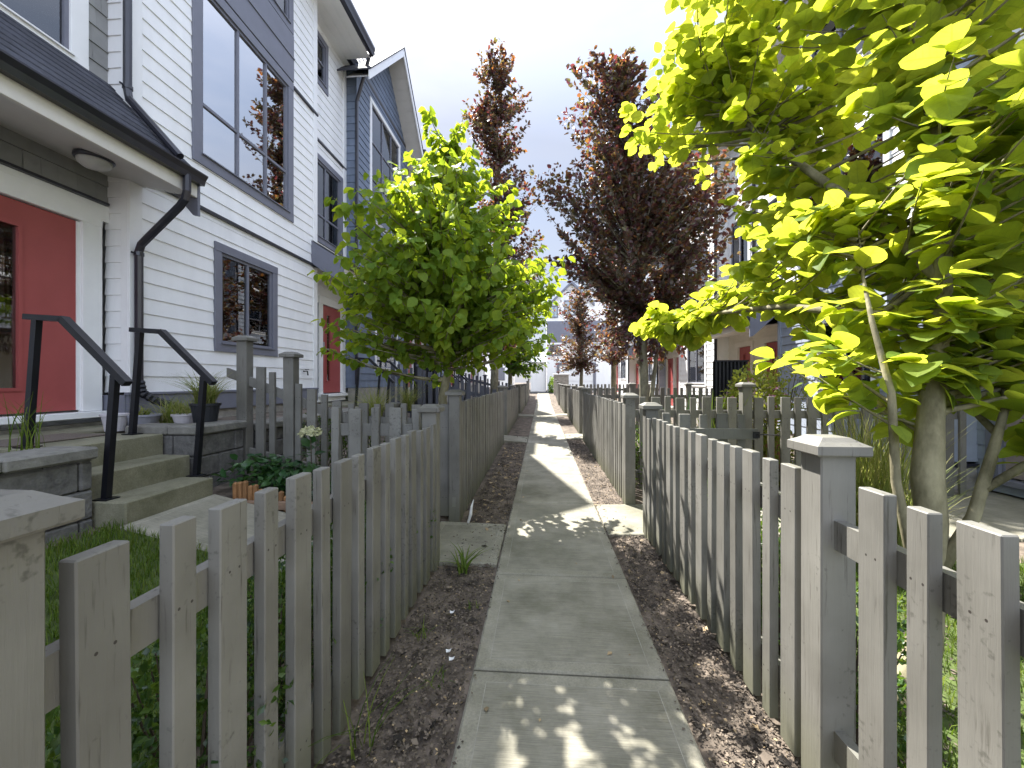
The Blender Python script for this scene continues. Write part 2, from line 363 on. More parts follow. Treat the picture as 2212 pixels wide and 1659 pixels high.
def copy_tree(o, d, label=None):
    d = Vector(d)
    r = o.copy(); C.objects.link(r); r.location = o.location + d
    if label: r['label'] = label
    for ch in o.children:
        c = ch.copy(); C.objects.link(c); mi = ch.matrix_parent_inverse.copy(); c.parent = r; c.matrix_parent_inverse = mi
        for g in ch.children:
            e = g.copy(); C.objects.link(e); mi = g.matrix_parent_inverse.copy(); e.parent = c; e.matrix_parent_inverse = mi
    return r
def npmesh(name, V, F, m, parent=None, smooth=False, uv=None):
    """V (n,3) array, F (m,k) int array"""
    me = bpy.data.meshes.new(name); V = np.ascontiguousarray(V, dtype=np.float32); F = np.ascontiguousarray(F, dtype=np.int32)
    me.vertices.add(len(V)); me.vertices.foreach_set('co', V.ravel())
    k = F.shape[1]; me.loops.add(F.size); me.loops.foreach_set('vertex_index', F.ravel())
    me.polygons.add(len(F)); me.polygons.foreach_set('loop_start', np.arange(0, F.size, k, dtype=np.int32))
    me.polygons.foreach_set('loop_total', np.full(len(F), k, dtype=np.int32))
    me.update(calc_edges=True); me.validate()
    me.materials.append(m)
    if uv is not None:
        a = me.attributes.new('leafuv', 'FLOAT_VECTOR', 'POINT'); a.data.foreach_set('vector', np.ascontiguousarray(uv, dtype=np.float32).ravel())
    if smooth: me.shade_smooth()
    return link(name, me, parent)
def leafuv(n, shape):
    k = len(shape['t']); q = np.zeros((k, 3, 3)); q[:, 0, 0] = -1; q[:, 2, 0] = 1; q[:, :, 1] = shape['t'][:, None]; q[:, :, 2] = 1
    return np.tile(q.reshape(-1, 3), (n, 1))

# ------------------------------------------------------------------ leaves
LEAF_BIG = dict(t=np.array([0, .2, .5, .8, 1.]), w=np.array([0.02, .3, .42, .27, 0.0]))
LEAF_FINE = dict(t=np.array([0, .1, .26, .46, .66, .84, .94, 1.]), w=np.array([0.015, .22, .37, .425, .37, .235, .11, 0.0]))
LEAF_MED = dict(t=np.array([0, .35, .75, 1.]), w=np.array([0.02, .34, .26, 0.0]))
LEAF_SM = dict(t=np.array([0, .5, 1.]), w=np.array([0.03, .33, 0.0]))
def leaves(P, D, N, Ln, shape, fold=.25, curl=.25):
    """P base points, D directions, N normals (n,3); Ln lengths -> V, F (quads)"""
    n = len(P)
    D = D / np.linalg.norm(D, axis=1, keepdims=True)
    N = N - (N * D).sum(1, keepdims=True) * D; N /= np.linalg.norm(N, axis=1, keepdims=True) + 1e-9
    S = np.cross(D, N); t = shape['t']; w = shape['w']; k = len(t)
    V = np.zeros((n, k, 3, 3)); Ln = Ln[:, None]
    cu = curl * (0.6 + .8 * rng.random((n, 1))); fo = fold * (.4 + 1.2 * rng.random((n, 1)))
    asp = .8 + .45 * rng.random((n, 1)); a0 = 1 + .24 * (rng.random((n, 1)) - .5); a1 = 1 + .24 * (rng.random((n, 1)) - .5); b0 = .5 + rng.random((n, 1)); b1 = .5 + rng.random((n, 1))
    for i in range(k):
        c = P + D * Ln * t[i] - N * Ln * cu * t[i] ** 2
        j0 = a0 + .12 * (rng.random((n, 1)) - .5); j1 = a1 + .12 * (rng.random((n, 1)) - .5)
        e = S * Ln * w[i] * asp; u = N * Ln * w[i] * fo; sl = D * Ln * .05 * (rng.random((n, 1)) - .5)
        V[:, i, 0] = c - e * j0 + u * b0 + sl; V[:, i, 1] = c; V[:, i, 2] = c + e * j1 + u * b1 - sl
    base = (np.arange(n) * k * 3)[:, None]; F = []
    for i in range(k - 1):
        for j in (0, 1):
            F.append(base + np.array([[i * 3 + j, i * 3 + j + 1, (i + 1) * 3 + j + 1, (i + 1) * 3 + j]]))
    return V.reshape(-1, 3), np.stack(F, 1).reshape(-1, 4)
def unit(n):
    v = rng.normal(size=(n, 3)); return v / np.linalg.norm(v, axis=1, keepdims=True)

def make_tree(name, label, cat, base, trunk, trad, lobes, leaf_len, shape, lm, bm, per=16, droop=.3, group=None, start_frac=.35, rise=.45, flat=1.0, spread=.5, extra=None, tw=.006, anchor=None):
    """trunk: polyline; lobes: list of (centre, radii, number of twigs); crown + trunk"""
    root = thing(name, label, cat, base, group)
    tb = MB(); tb.tube(trunk, trad, 10)
    if extra:
        for pts, rr in extra: tb.tube(pts, rr, 8)
    tr = np.array(trunk, float)
    # dense trunk samples
    ts = np.concatenate([np.linspace(tr[i], tr[i + 1], 12, endpoint=False) for i in range(len(tr) - 1)] + [tr[-1:]])
    if extra:
        for pts, rr in extra:
            q = np.array(pts, float)
            ts = np.concatenate([ts] + [np.linspace(q[i], q[i + 1], 8, endpoint=False) for i in range(len(q) - 1)])
    LP, LD, LN = [], [], []
    for (c, r, cnt) in lobes:
        c = np.array(c, float); r = np.array(r, float)
        u = unit(cnt); rad = .35 + .65 * rng.random((cnt, 1)) ** .55
        tips = c + u * rad * r
        for tip in tips:
            hd = np.hypot(tip[0] - ts[:, 0], tip[1] - ts[:, 1])
            want = tip[2] - rise * hd
            cost = np.abs(ts[:, 2] - want) + .25 * hd + np.where(ts[:, 2] < ts[0, 2] + start_frac * (ts[:, 2].max() - ts[0, 2]), 3, 0)
            st = ts[np.argmin(cost + .1 * rng.random(len(ts)))]
            mid = st + (tip - st) * .5 + np.array([0, 0, -.06 * np.linalg.norm(tip - st)]) + rng.normal(size=3) * .05 * np.linalg.norm(tip - st)
            s = np.linspace(0, 1, 7)[:, None]
            pts = st * (1 - s) ** 2 + mid * 2 * s * (1 - s) + tip * s ** 2
            ln = np.linalg.norm(tip - st); r0 = tw * (1 + 1.3 * ln)
            tb.tube(pts, list(np.linspace(r0, tw * .35, 7)), 5, cap=False)
            k = max(4, int(per * (0.6 + .8 * rng.random())))
            a0 = max(0.0, 1 - (leaf_len * per * .42 + .1) / max(ln, .2))
            a = np.concatenate([a0 + (1 - a0) * rng.random(k - 3), [1, 1, .97]])[:, None]
            p = st * (1 - a) ** 2 + mid * 2 * a * (1 - a) + tip * a ** 2
            tg = (tip - mid) / (np.linalg.norm(tip - mid) + 1e-6)
            side = rng.normal(size=(k, 3)); side[:, 2] *= .45
            side /= np.linalg.norm(side, axis=1, keepdims=True)
            d = tg * spread + side * .9 + np.array([0, 0, -1]) * droop * (0.5 + rng.random((k, 1)))
            nrm = np.array([0, 0, 1.]) * flat + rng.normal(size=(k, 3)) * .38 + np.array([tip[0] - ts[0, 0], tip[1] - ts[0, 1], 0]) * .25
            p = p + side * leaf_len * .25
            LP.append(p); LD.append(d); LN.append(nrm)
    P = np.concatenate(LP); D = np.concatenate(LD); N = np.concatenate(LN)
    Ln = leaf_len * (.62 + .6 * rng.random(len(P)))
    V, F = leaves(P, D, N, Ln, shape)
    tb.build('trunk', bm, root, True)
    npmesh('crown', V, F, lm, root, True, leafuv(len(P), shape))
    return root
def shrub(name, label, cat, c, r, n, leaf, lm, group=None, flowers=None, stemh=None, shape=LEAF_SM, mound=True):
    root = thing(name, label, cat, (c[0], c[1], c[2] - r[2]), group)
    u = unit(n); rad = .55 + .45 * rng.random((n, 1)) ** .5
    lump = 1 + .16 * np.sin(u[:, :1] * 5 + c[0] * 7) * np.cos(u[:, 1:2] * 6 + c[1] * 3) + .1 * np.sin(u[:, 2:] * 9)
    P = np.array(c) + u * rad * lump * np.array(r)
    D = u + unit(n) * .8 + np.array([0, 0, .35]); N = u + unit(n) * .6
    V, F = leaves(P, D, N, leaf * (.7 + .6 * rng.random(n)), shape)
    npmesh('foliage', V, F, lm, root, True)
    tb = MB()
    for k in range(14):
        d = unit(1)[0]; d[2] = abs(d[2])
        b0 = Vector((c[0] + d[0] * .04, c[1] + d[1] * .04, c[2] - r[2])); tip = Vector(c) + Vector(d * np.array(r)) * .8
        tb.tube([b0, b0.lerp(tip, .5) + Vector((0, 0, .03)), tip], [.008, .005, .002], 5)
    tb.build('stem', M['twig'], root)
    if flowers:
        nf, fm = flowers; u = unit(nf); u[:, 2] = np.abs(u[:, 2]) * .8
        P = np.array(c) + u * np.array(r) * 1.02
        V, F = leaves(np.repeat(P, 5, 0) + rng.normal(size=(nf * 5, 3)) * .01, unit(nf * 5), np.repeat(u, 5, 0), np.full(nf * 5, .035), LEAF_SM)
        npmesh('flowers', V, F, fm, root)
    return root
def blades(n, base, spread, hgt, lean, w, seg=4):
    """n curved grass blades; base fn gives (n,3)"""
    B = base; a = rng.random(n) * 2 * math.pi
    dirs = np.stack([np.cos(a), np.sin(a), np.zeros(n)], 1); side = np.stack([-np.sin(a), np.cos(a), np.zeros(n)], 1)
    h = hgt * (.55 + .55 * rng.random((n, 1))); le = lean * (.3 + rng.random((n, 1)))
    V = np.zeros((n, seg + 1, 2, 3))
    for i in range(seg + 1):
        t = i / seg
        c = B + np.array([0, 0, 1.]) * h * (t - .25 * le * t ** 3 / max(lean, .01) * lean) + dirs * h * le * t ** 2
        ww = w * (1 - t ** 1.6) + .0006
        V[:, i, 0] = c - side * ww; V[:, i, 1] = c + side * ww
    base_i = (np.arange(n) * (seg + 1) * 2)[:, None]; F = []
    for i in range(seg): F.append(base_i + np.array([[i * 2, i * 2 + 1, i * 2 + 3, i * 2 + 2]]))
    return V.reshape(-1, 3), np.stack(F, 1).reshape(-1, 4)
def tuft(name, label, cat, c, n, hgt, lean, w, m, r=.06, group=None, part='blades', parent=None):
    root = parent or thing(name, label, cat, c, group)
    a = rng.random(n) * 2 * math.pi; q = r * np.sqrt(rng.random(n))
    B = np.stack([c[0] + q * np.cos(a), c[1] + q * np.sin(a), np.full(n, c[2])], 1)
    V, F = blades(n, B, 0, hgt, lean, w)
    npmesh(part, V, F, m, root, True); return root

# ------------------------------------------------------------------ terrain
def gz(x, y):
    up = .5 * min(1, max(0, (y - 25) / 11.0))
    if x < -.95: h = min(.44, (-.95 - x) * .23)
    elif x > 1.1: h = min(.06, (x - 1.1) * .05)
    else: h = 0
    return h + up - .012
def grid(name, x0, x1, y0, y1, nx, ny, m, dz=0., amp=.0, kind='structure', skirt=False):
    xs = np.linspace(x0, x1, nx); ys = np.linspace(y0, y1, ny)
    V = []; F = []
    for j, y in enumerate(ys):
        for i, x in enumerate(xs):
            V.append((x, y, gz(x, y) + dz + (random.random() - .5) * 2 * amp))
    for j in range(ny - 1):
        for i in range(nx - 1): F.append((j * nx + i, j * nx + i + 1, (j + 1) * nx + i + 1, (j + 1) * nx + i))
    b = MB(); b.v = V; b.f = F; b.mi = [0] * len(F)
    o = b.build(name, m, None, True); o['kind'] = kind; return o
# ground: one sheet to the horizon, finely divided near the path
xs = [-300, -60, -20, -9, -6, -5, -4, -3.4, -2.9, -2.5, -2, -1.6, -1.3, -.95] + [-.9 + .06 * i for i in range(10)] + [-.3, 0, .3, .6] + [.65 + .06 * i for i in range(8)] + [1.1, 1.3, 1.7, 2.3, 3, 4, 5, 6, 9, 20, 60, 300]
ys = [-300, -60, -20, -6, -3, -1] + [-.5 + .09 * i for i in range(130)] + [11.5 + i for i in range(14)] + [25, 26, 28, 30, 32, 34, 36, 40, 60, 120, 300]
b = MB()
for y in ys:
    for x in xs:
        near = (-.9 <= x <= -.33 or .63 <= x <= 1.1)
        b.v.append((x, y, gz(x, y) + ((random.random() - .35) * .022 if near and y < 11 else 0)))
nx = len(xs)
for j in range(len(ys) - 1):
    for i in range(nx - 1): b.f.append((j * nx + i, j * nx + i + 1, (j + 1) * nx + i + 1, (j + 1) * nx + i)); b.mi.append(0)
tag(b.build('ground', M['soil'], None, True), kind='structure')

def slab(mb, x0, x1, y0, y1, zf, inset=.075, depth=.1):
    """concrete slab with trowelled border, tooled line and broomed field; zf(x,y) top"""
    g = .0065
    x0 += g; x1 -= g; y0 += g; y1 -= g
    def ring(a): return [(x0 + a, y0 + a), (x1 - a, y0 + a), (x1 - a, y1 - a), (x0 + a, y1 - a)]
    R0 = [(x, y, zf(x, y) - depth) for x, y in ring(0)]; R1 = [(x, y, zf(x, y) - .008) for x, y in ring(0)]
    R2 = [(x, y, zf(x, y)) for x, y in ring(.01)]; R3 = [(x, y, zf(x, y)) for x, y in ring(inset)]; R4 = [(x, y, zf(x, y)) for x, y in ring(inset + .0028)]
    V = R0 + R1 + R2 + R3 + R4
    for k, mi in ((0, 1), (1, 1), (2, 1), (3, 2)):
        mb.cur = mi; mb.add([V[k * 4 + i] for i in range(8)], [(i, (i + 1) % 4, (i + 1) % 4 + 4, i + 4) for i in range(4)])
    mb.cur = 0; mb.add(R4, [(0, 1, 2, 3)])
PX0, PX1 = -.346, .62
def pz(x, y): return .022 + .5 * min(1, max(0, (y - 25) / 11.0))
b = MB()
js = [-4, -2.5, -1, .5, 2.02, 3.04, 4.86, 6.4, 8.0, 9.6, 11.2, 12.8, 14.4, 16, 17.6, 19.2, 20.8, 22.4, 24, 25] + [26.5 + 1.5 * i for i in range(7)]
for a, c in zip(js, js[1:]): slab(b, PX0, PX1, a, c, pz)
tag(b.build('path', [M['broom'], M['edge'], M['line']]), kind='structure')
def walk(name, x0, x1, y0, y1, n, dz=.03):
    b = MB(); e = np.linspace(x0, x1, n + 1)
    for a, c in zip(e, e[1:]): slab(b, a, c, y0, y1, lambda x, y: gz(x, y) + dz, .06)
    tag(b.build(name, [M['broom'], M['edge'], M['line']]), kind='structure')
walk('side_walkway_left', -1.72, PX0, 3.2, 4.12, 2)
walk('side_walkway_left', -2.9, -1.72, 2.6, 3.44, 1)
walk('side_walkway_right', PX1, 4.2, 3.9, 4.86, 3)
walk('porch_pad_right', 4.2, 5.95, 3.9, 5.6, 1)
for y in (9.75, 17.0): walk('side_walkway_left', -2.9, PX0, y, y + .95, 3)
for y in (10.4, 17.6): walk('side_walkway_right', PX1, 5.2, y, y + .95, 3)
b = MB(); b.box(-60, 60, 35.8, 39.2, .42, .505); tag(b.build('road', M['road']), kind='structure')
grid('lawn_left', -2.95, -1.3, -2, 2.6, 8, 16, M['turf'], .02)
grid('lawn_right', 1.35, 4.9, -2, 3.4, 8, 16, M['turf'], .02)

# ------------------------------------------------------------------ grass, chips, litter
def scatter(n, x0, x1, y0, y1): return np.stack([x0 + (x1 - x0) * rng.random(n), y0 + (y1 - y0) * rng.random(n)], 1)
def on_ground(q, dz=0.): return np.array([(x, y, gz(x, y) + dz) for x, y in q])
V, F = blades(15000, on_ground(scatter(15000, -2.98, -1.25, .3, 2.62), .015), 0, .075, .5, .0022, 2)
tag(npmesh('grass', V, F, M['grass'], None, True), kind='stuff', cat='grass', label='short shaded lawn grass beside the concrete steps')
V, F = blades(19000, on_ground(scatter(19000, 1.3, 4.9, .6, 3.4), .015), 0, .075, .5, .0024, 2)
tag(npmesh('grass', V, F, M['grass'], None, True), kind='stuff', cat='grass', label='sunlit lawn grass behind the right picket fence')
def chips(n, x0, x1, y0, y1, size, m, name, label, dz=.02, power=1.):
    q = scatter(n, x0, x1, y0, y1)
    q[:, 1] = y0 + (y1 - y0) * rng.random(n) ** power
    P = on_ground(q, dz) + np.array([0, 0, .012]) * rng.random((n, 1))
    D = unit(n); D[:, 2] *= .25; N = unit(n) * .45 + np.array([0, 0, 1.])
    V, F = leaves(P, D, N, size * (.4 + rng.random(n)), LEAF_SM, .15, .2)
    return tag(npmesh(name, V, F, m), kind='stuff', label=label, cat='mulch')
chips(15000, -.8, -.36, .9, 11, .016, M['chips'], 'bark_mulch', 'dark bark mulch strip between left fence and path', power=1.7)
chips(15000, .63, .98, .9, 11, .016, M['chips'], 'bark_mulch', 'dark bark mulch strip between path and right fence', power=1.7)
chips(5000, 1.3, 3.3, 1.2, 3.9, .022, M['chips'], 'bark_mulch', 'bark mulch around the lime green tree')
chips(420, -.8, -.36, .9, 11, .045, M['chips'], 'bark_pieces', 'larger bark pieces lying on the left mulch strip', power=1.4)
chips(420, .63, .98, .9, 11, .045, M['chips'], 'bark_pieces', 'larger bark pieces lying on the right mulch strip', power=1.4)
chips(420, -.37, -.31, .9, 9, .014, M['chips'], 'path_debris', 'crumbs of bark spilled on the left path edge', .036)
chips(420, .58, .65, .9, 9, .014, M['chips'], 'path_debris', 'crumbs of bark spilled on the right path edge', .036)
chips(26, -.3, .58, 1.2, 9, .03, M['litter'], 'path_leaves', 'few dry leaves lying on the concrete path', .036)
chips(150, -.8, -.36, 3.9, 9, .06, M['litter'], 'leaf_litter', 'yellowed fallen leaves on the left mulch strip')
chips(60, .63, .98, 1.2, 8, .04, M['litter'], 'leaf_litter', 'dry fallen leaves on the right mulch strip')
chips(700, -.8, -.36, .9, 9, .014, M['litter'], 'wood_splinters', 'pale wood splinters scattered on the left mulch strip', power=1.6)
chips(700, .63, .98, .9, 9, .014, M['litter'], 'wood_splinters', 'pale wood splinters scattered on the right mulch strip', power=1.6)

# ------------------------------------------------------------------ picket fences
def obox(mb, a, c, nrm, th, h):
    """bar from a to c (centres of the bottom edge), thickness th along nrm, height h"""
    a = Vector(a); c = Vector(c); n = Vector((nrm[0], nrm[1], 0)) * th / 2; u = Vector((0, 0, h))
    V = [a - n, a + n, c + n, c - n]; V += [p + u for p in V]
    mb.add(V, [(0, 3, 2, 1), (4, 5, 6, 7), (0, 1, 5, 4), (1, 2, 6, 5), (2, 3, 7, 6), (3, 0, 4, 7)])
_pm = {}
def picket_mesh(w, h, m):
    k = (w, round(h, 2), m.name)
    if k not in _pm:
        b = MB(); b.cbox(-w / 2, w / 2, -.018, .018, 0, round(h, 2), .003)
        me = bpy.data.meshes.new('picket'); me.from_pydata(b.v, [], b.f); me.materials.append(m); _pm[k] = me
    return _pm[k]
def post_part(root, x, y, z0, z1, m, w=.115, ang=0.):
    b = MB(); b.cbox(x - w / 2, x + w / 2, y - w / 2, y + w / 2, z0, z1, .005)
    p = b.build('post', m, root)
    b = MB(); c = w / 2 + .03; d = w / 2 - .012
    b.v = [(x + sx * q, y + sy * q, z1 + z) for z, q in ((-.004, c - .004), (.001, c), (.03, c), (.042, c - .022), (.056, d)) for sx, sy in ((-1, -1), (1, -1), (1, 1), (-1, 1))]
    F = [(3, 2, 1, 0), (16, 17, 18, 19)]
    for k in range(4): F += [(k * 4 + i, k * 4 + (i + 1) % 4, (k + 1) * 4 + (i + 1) % 4, (k + 1) * 4 + i) for i in range(4)]
    b.f = F; b.mi = [0] * len(F)
    b.build('post_cap', m, p)
def fence(name, label, cat, P0, P1, nrm, posts, bot, top, m=None, group=None, period=.308, wide=.097, narrow=.063, off=.1, rails=(.17, .82), post_z=.075, ends=(0, 0), skip=(), tops=None, plist=None):
    """bot(d), top(d): picket foot and head height along the fence"""
    m = m or M['fence']
    P0 = Vector((*P0, 0)); P1 = Vector((*P1, 0)); u = (P1 - P0); Ln = u.length; u.normalize(); n = Vector((*nrm, 0))
    ang = math.atan2(u.y, u.x)
    root = thing(name, label, cat, (P0.x, P0.y, bot(0)), group)
    for i, d in enumerate(posts):
        p = P0 + u * d - n * .036
        post_part(root, p.x, p.y, bot(d) - .1, (tops[i] if tops else top(d) + post_z), m)
    st = 12 if abs(top(0) - top(Ln)) > .1 else 1
    for rz in rails:
        b = MB()
        for k in range(st):
            d0, d1 = Ln * k / st, Ln * (k + 1) / st
            z0 = bot(d0) + (top(d0) - bot(d0)) * rz - .05; z1 = bot(d1) + (top(d1) - bot(d1)) * rz - .05
            a = P0 + u * d0 - n * .038; c = P0 + u * d1 - n * .038
            obox(b, (a.x, a.y, z0), (c.x, c.y, z1), n, .036, .098)
        b.build('rail', m, root)
    d = off; k = 0; todo = []
    while d < Ln - .03: todo.append((d, wide if k % 2 == 0 else narrow)); d += period / 2; k += 1
    if plist: todo = [(y - P0.y, w) for y, w in plist]
    for d, w in todo:
        if all(abs(d - q) > .058 + w / 2 + .006 for q in posts) and not any(a < d < c for a, c in skip):
            p = P0 + u * (d + random.uniform(-.006, .006)); z = bot(d) + random.uniform(-.012, .01)
            hgt = top(d) + random.uniform(-.007, .007) - z
            o = link('picket', picket_mesh(w, hgt, m), root)
            o.location = (p.x, p.y, z); o.rotation_euler = (random.uniform(-.006, .006), random.uniform(-.006, .006), ang)
    return root
def flat(z): return lambda d: z
LX, RX = -.832, .978
fence('picket_fence', 'weathered grey picket fence beside the lower left of the path, nearest the steps', 'fence', (LX, -1.2), (LX, 3.23), (1, 0), [1.76, 4.37], flat(.02), flat(1.127), off=.06, period=.3105, post_z=.092)
fence('picket_fence', 'sunlit grey picket fence beside the lime green tree, front right', 'fence', (RX, -1.2), (RX, 3.965), (-1, 0), [2.735, 5.11], flat(.02), flat(1.127), plist=[(-.26 - .3 * k, .097) for k in range(3)] + [(-.41 - .3 * k, .063) for k in range(2)] + [(y, w) for y, w in ((.04, .097), (.2, .063), (.36, .097), (.51, .063), (.66, .097), (.815, .063), (.97, .097), (1.12, .063), (1.275, .097))] + [(1.685 + .15 * k, .097 if k % 2 == 0 else .063) for k in range(15)])
def run(name, label, x, y0, y1, side, top=1.24, g='far picket fences along the path', posts=None):
    fence(name, label, 'fence', (x, y0), (x + side * -.05, y1), (side, 0), posts or [.058, (y1 - y0) / 2, y1 - y0 - .058], lambda d: gz(x, y0 + d) + .02, lambda d: top + .5 * min(1, max(0, (y0 + d - 25) / 11.0)), off=.2, period=.285)
run('picket_fence', 'grey picket fence on the left of the path running on beyond the open left gate', -.86, 4.15, 9.7, 1, posts=[.058, 5.49])
run('picket_fence', 'left picket fence after the second gap, half way down the path', -.93, 10.72, 16.9, 1, 1.22)
run('picket_fence', 'left picket fence after the third gap, far down the path', -.95, 18.0, 24.0, 1, 1.22)
run('picket_fence', 'last left picket fence before the road', -.95, 25.0, 33, 1, 1.22)
run('picket_fence', 'picket fence on the right striped with leaf shadows beyond the open right gate', .99, 4.83, 10.3, -1, 1.19, posts=[.058, 5.4])
run('picket_fence', 'right picket fence after the second gap in front of the small copper tree', 1.05, 11.35, 17.5, -1, 1.2)
run('picket_fence', 'right picket fence after the third gap, far down the path', 1.05, 18.6, 24.4, -1, 1.2)
run('picket_fence', 'last right picket fence before the road', 1.05, 25.4, 32.5, -1, 1.2)
# yard dividers
def lt(d):   # from path post towards the left house
    x = -.95 - d
    return 1.215 + max(0, (-2.1 - x)) * .42
fence('divider_fence', 'grey picket divider that climbs from the path post to the left house wall', 'fence', (-.95, 4.24), (-3.45, 4.24), (0, -1), [1.77, 2.3], lambda d: .03 + max(0, d) * .2, lt, off=.07, period=.29, tops=[1.72, 1.9])
fence('divider_fence', 'tall grey picket divider behind the open right gate and lime tree', 'fence', (1.06, 5.32), (5.1, 5.32), (0, -1), [1.5], flat(.07), flat(1.26), off=.06, period=.315, wide=.105, narrow=.07, tops=[1.39])
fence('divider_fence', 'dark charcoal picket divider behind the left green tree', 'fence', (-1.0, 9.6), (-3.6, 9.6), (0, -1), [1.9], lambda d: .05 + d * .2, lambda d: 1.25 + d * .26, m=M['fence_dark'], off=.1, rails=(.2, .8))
fence('divider_fence', 'pale picket divider in front of the black right privacy screen', 'fence', (1.1, 10.6), (5.0, 10.6), (0, -1), [1.2, 2.6], flat(.07), flat(1.3), off=.1)
fence('divider_fence', 'third right picket divider, far behind the copper tree trunk', 'fence', (1.1, 17.9), (5.0, 17.9), (0, -1), [2.0], flat(.07), flat(1.35), off=.1)
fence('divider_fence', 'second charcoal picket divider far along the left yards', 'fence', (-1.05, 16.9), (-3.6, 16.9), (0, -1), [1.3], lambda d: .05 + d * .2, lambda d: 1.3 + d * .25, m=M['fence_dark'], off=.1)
# gates, standing open into the yards
def gate(name, label, x0, y, s, w, bot, top, latch):
    root = thing(name, label, 'gate', (x0, y, bot))
    n = 5
    for z in (bot + .18, top - .235):
        b = MB(); b.cbox(x0 + s * .02, x0 + s * (w - .02), y + (-.056 if latch else .02), y + (-.02 if latch else .056), z, z + .1, .003)
        b.build('rail', M['fence'], root)
    d = .05; k = 0
    while d < w - .02:
        ww = .065 if k % 2 == 0 else .1
        o = link('picket', picket_mesh(ww, top - bot, M['fence']), root)
        o.location = (x0 + s * d, y, bot + random.uniform(-.01, .01)); d += .17; k += 1
    for z in (bot + .2, top - .2):
        b = MB(); b.box(x0 - s * .03, x0 + s * .14, y + .057, y + .063, z, z + .035); b.build('hinge', M['black'], root)
    if latch:
        b = MB(); xe = x0 + s * (w - .04); z = top - .19
        b.box(xe - .03, xe + .03, y - .064, y - .057, z - .03, z + .03)
        b.tube([(xe, y - .068, z), (xe + s * .06, y - .072, z + .005), (xe + s * .2, y - .066, z)], .006, 6)
        b.build('latch', M['black'], root)
gate('picket_gate', 'open grey picket gate swung into the left yard toward the steps', -.98, 3.3, -1, .78, .13, 1.235, False)
gate('picket_gate', 'open grey picket gate with black latch swung into the right yard', 1.12, 3.96, 1, .88, .06, 1.155, True)

# ------------------------------------------------------------------ townhouses
def rects_minus(y0, y1, z0, z1, holes):
    """split one course into pieces that avoid the openings"""
    zs = sorted({z0, z1} | {z for h in holes for z in h[2:] if z0 < z < z1}); out = []
    for a, c in zip(zs, zs[1:]):
        mid = (a + c) / 2; segs = [(y0, y1)]
        for h in holes:
            if h[2] < mid < h[3]:
                ns = []
                for p, q in segs:
                    if h[1] <= p or h[0] >= q: ns.append((p, q)); continue
                    if p < h[0]: ns.append((p, h[0]))
                    if q > h[1]: ns.append((h[1], q))
                segs = ns
        out += [(p, q, a, c) for p, q in segs if q - p > .003]
    return out
def wall(house, s, X, y0, y1, z0, z1, style, m, holes=(), exp=.185, name='wall', axis='x', gable=None):
    """lapped siding ('lap'), shingles ('shingle') or flat panels; axis 'x': plane x=X facing s; axis 'y': plane y=X facing s"""
    b = MB()
    def put(a, c, za, zb, ob, ot):
        # quad leaning out at the bottom, with its underside
        if axis == 'x': V = [(X + s * ob, a, za), (X + s * ob, c, za), (X + s * ot, c, zb), (X + s * ot, a, zb), (X - s * .01, a, za), (X - s * .01, c, za)]
        else: V = [(a, X + s * ob, za), (c, X + s * ob, za), (c, X + s * ot, zb), (a, X + s * ot, zb), (a, X - s * .01, za), (c, X - s * .01, za)]
        b.add(V, [(0, 1, 2, 3), (4, 5, 1, 0)])
    z = z0
    while z < z1 - .002:
        zt = min(z + exp * random.uniform(.985, 1.015), z1)
        lo, hi = y0, y1
        if gable:   # (peak y, slope, eave z): limit the course under the rakes
            pk, sl, ez = gable
            if z > ez: hw = max(0, (y1 - y0) / 2 - (z - ez) / sl); lo, hi = pk - hw, pk + hw
        if hi - lo < .02: break
        for p, q, a, c in rects_minus(lo, hi, z, zt, holes):
            f = (zt - a) / exp; g_ = (zt - c) / exp
            if style == 'shingle':
                t = p
                while t < q - .002:
                    e = min(t + random.uniform(.13, .27), q)
                    if q - e < .07: e = q
                    j = random.uniform(0, .004)
                    put(t + .002, e - .002, a + (random.uniform(0, .004) if a == z else 0), c, .003 + .014 * f + j, .003 + .014 * g_ + j); t = e
            else:
                t = p
                while t < q - .002:
                    e = min(t + random.uniform(1.6, 3.7), q)
                    if q - e < .3: e = q
                    put(t + (.0015 if t > p else 0), e - (.0015 if e < q else 0), a, c, .001 + .013 * f, .001 + .013 * g_); t = e
        z = zt
    # sheathing behind the boards
    for p, q, a, c in rects_minus(y0, y1, z0, z1, holes):
        if axis == 'x': V = [(X - s * .012, p, a), (X - s * .012, q, a), (X - s * .012, q, c), (X - s * .012, p, c)]
        else: V = [(p, X - s * .012, a), (q, X - s * .012, a), (q, X - s * .012, c), (p, X - s * .012, c)]
        if not gable: b.add(V, [(0, 1, 2, 3)])
    return b.build(name, m, house)
def board(house, s, X, y0, y1, z0, z1, th, m, name='trim'):
    b = MB(); b.cbox(X, X + s * th, y0, y1, z0, z1, .003); return b.build(name, m, house)
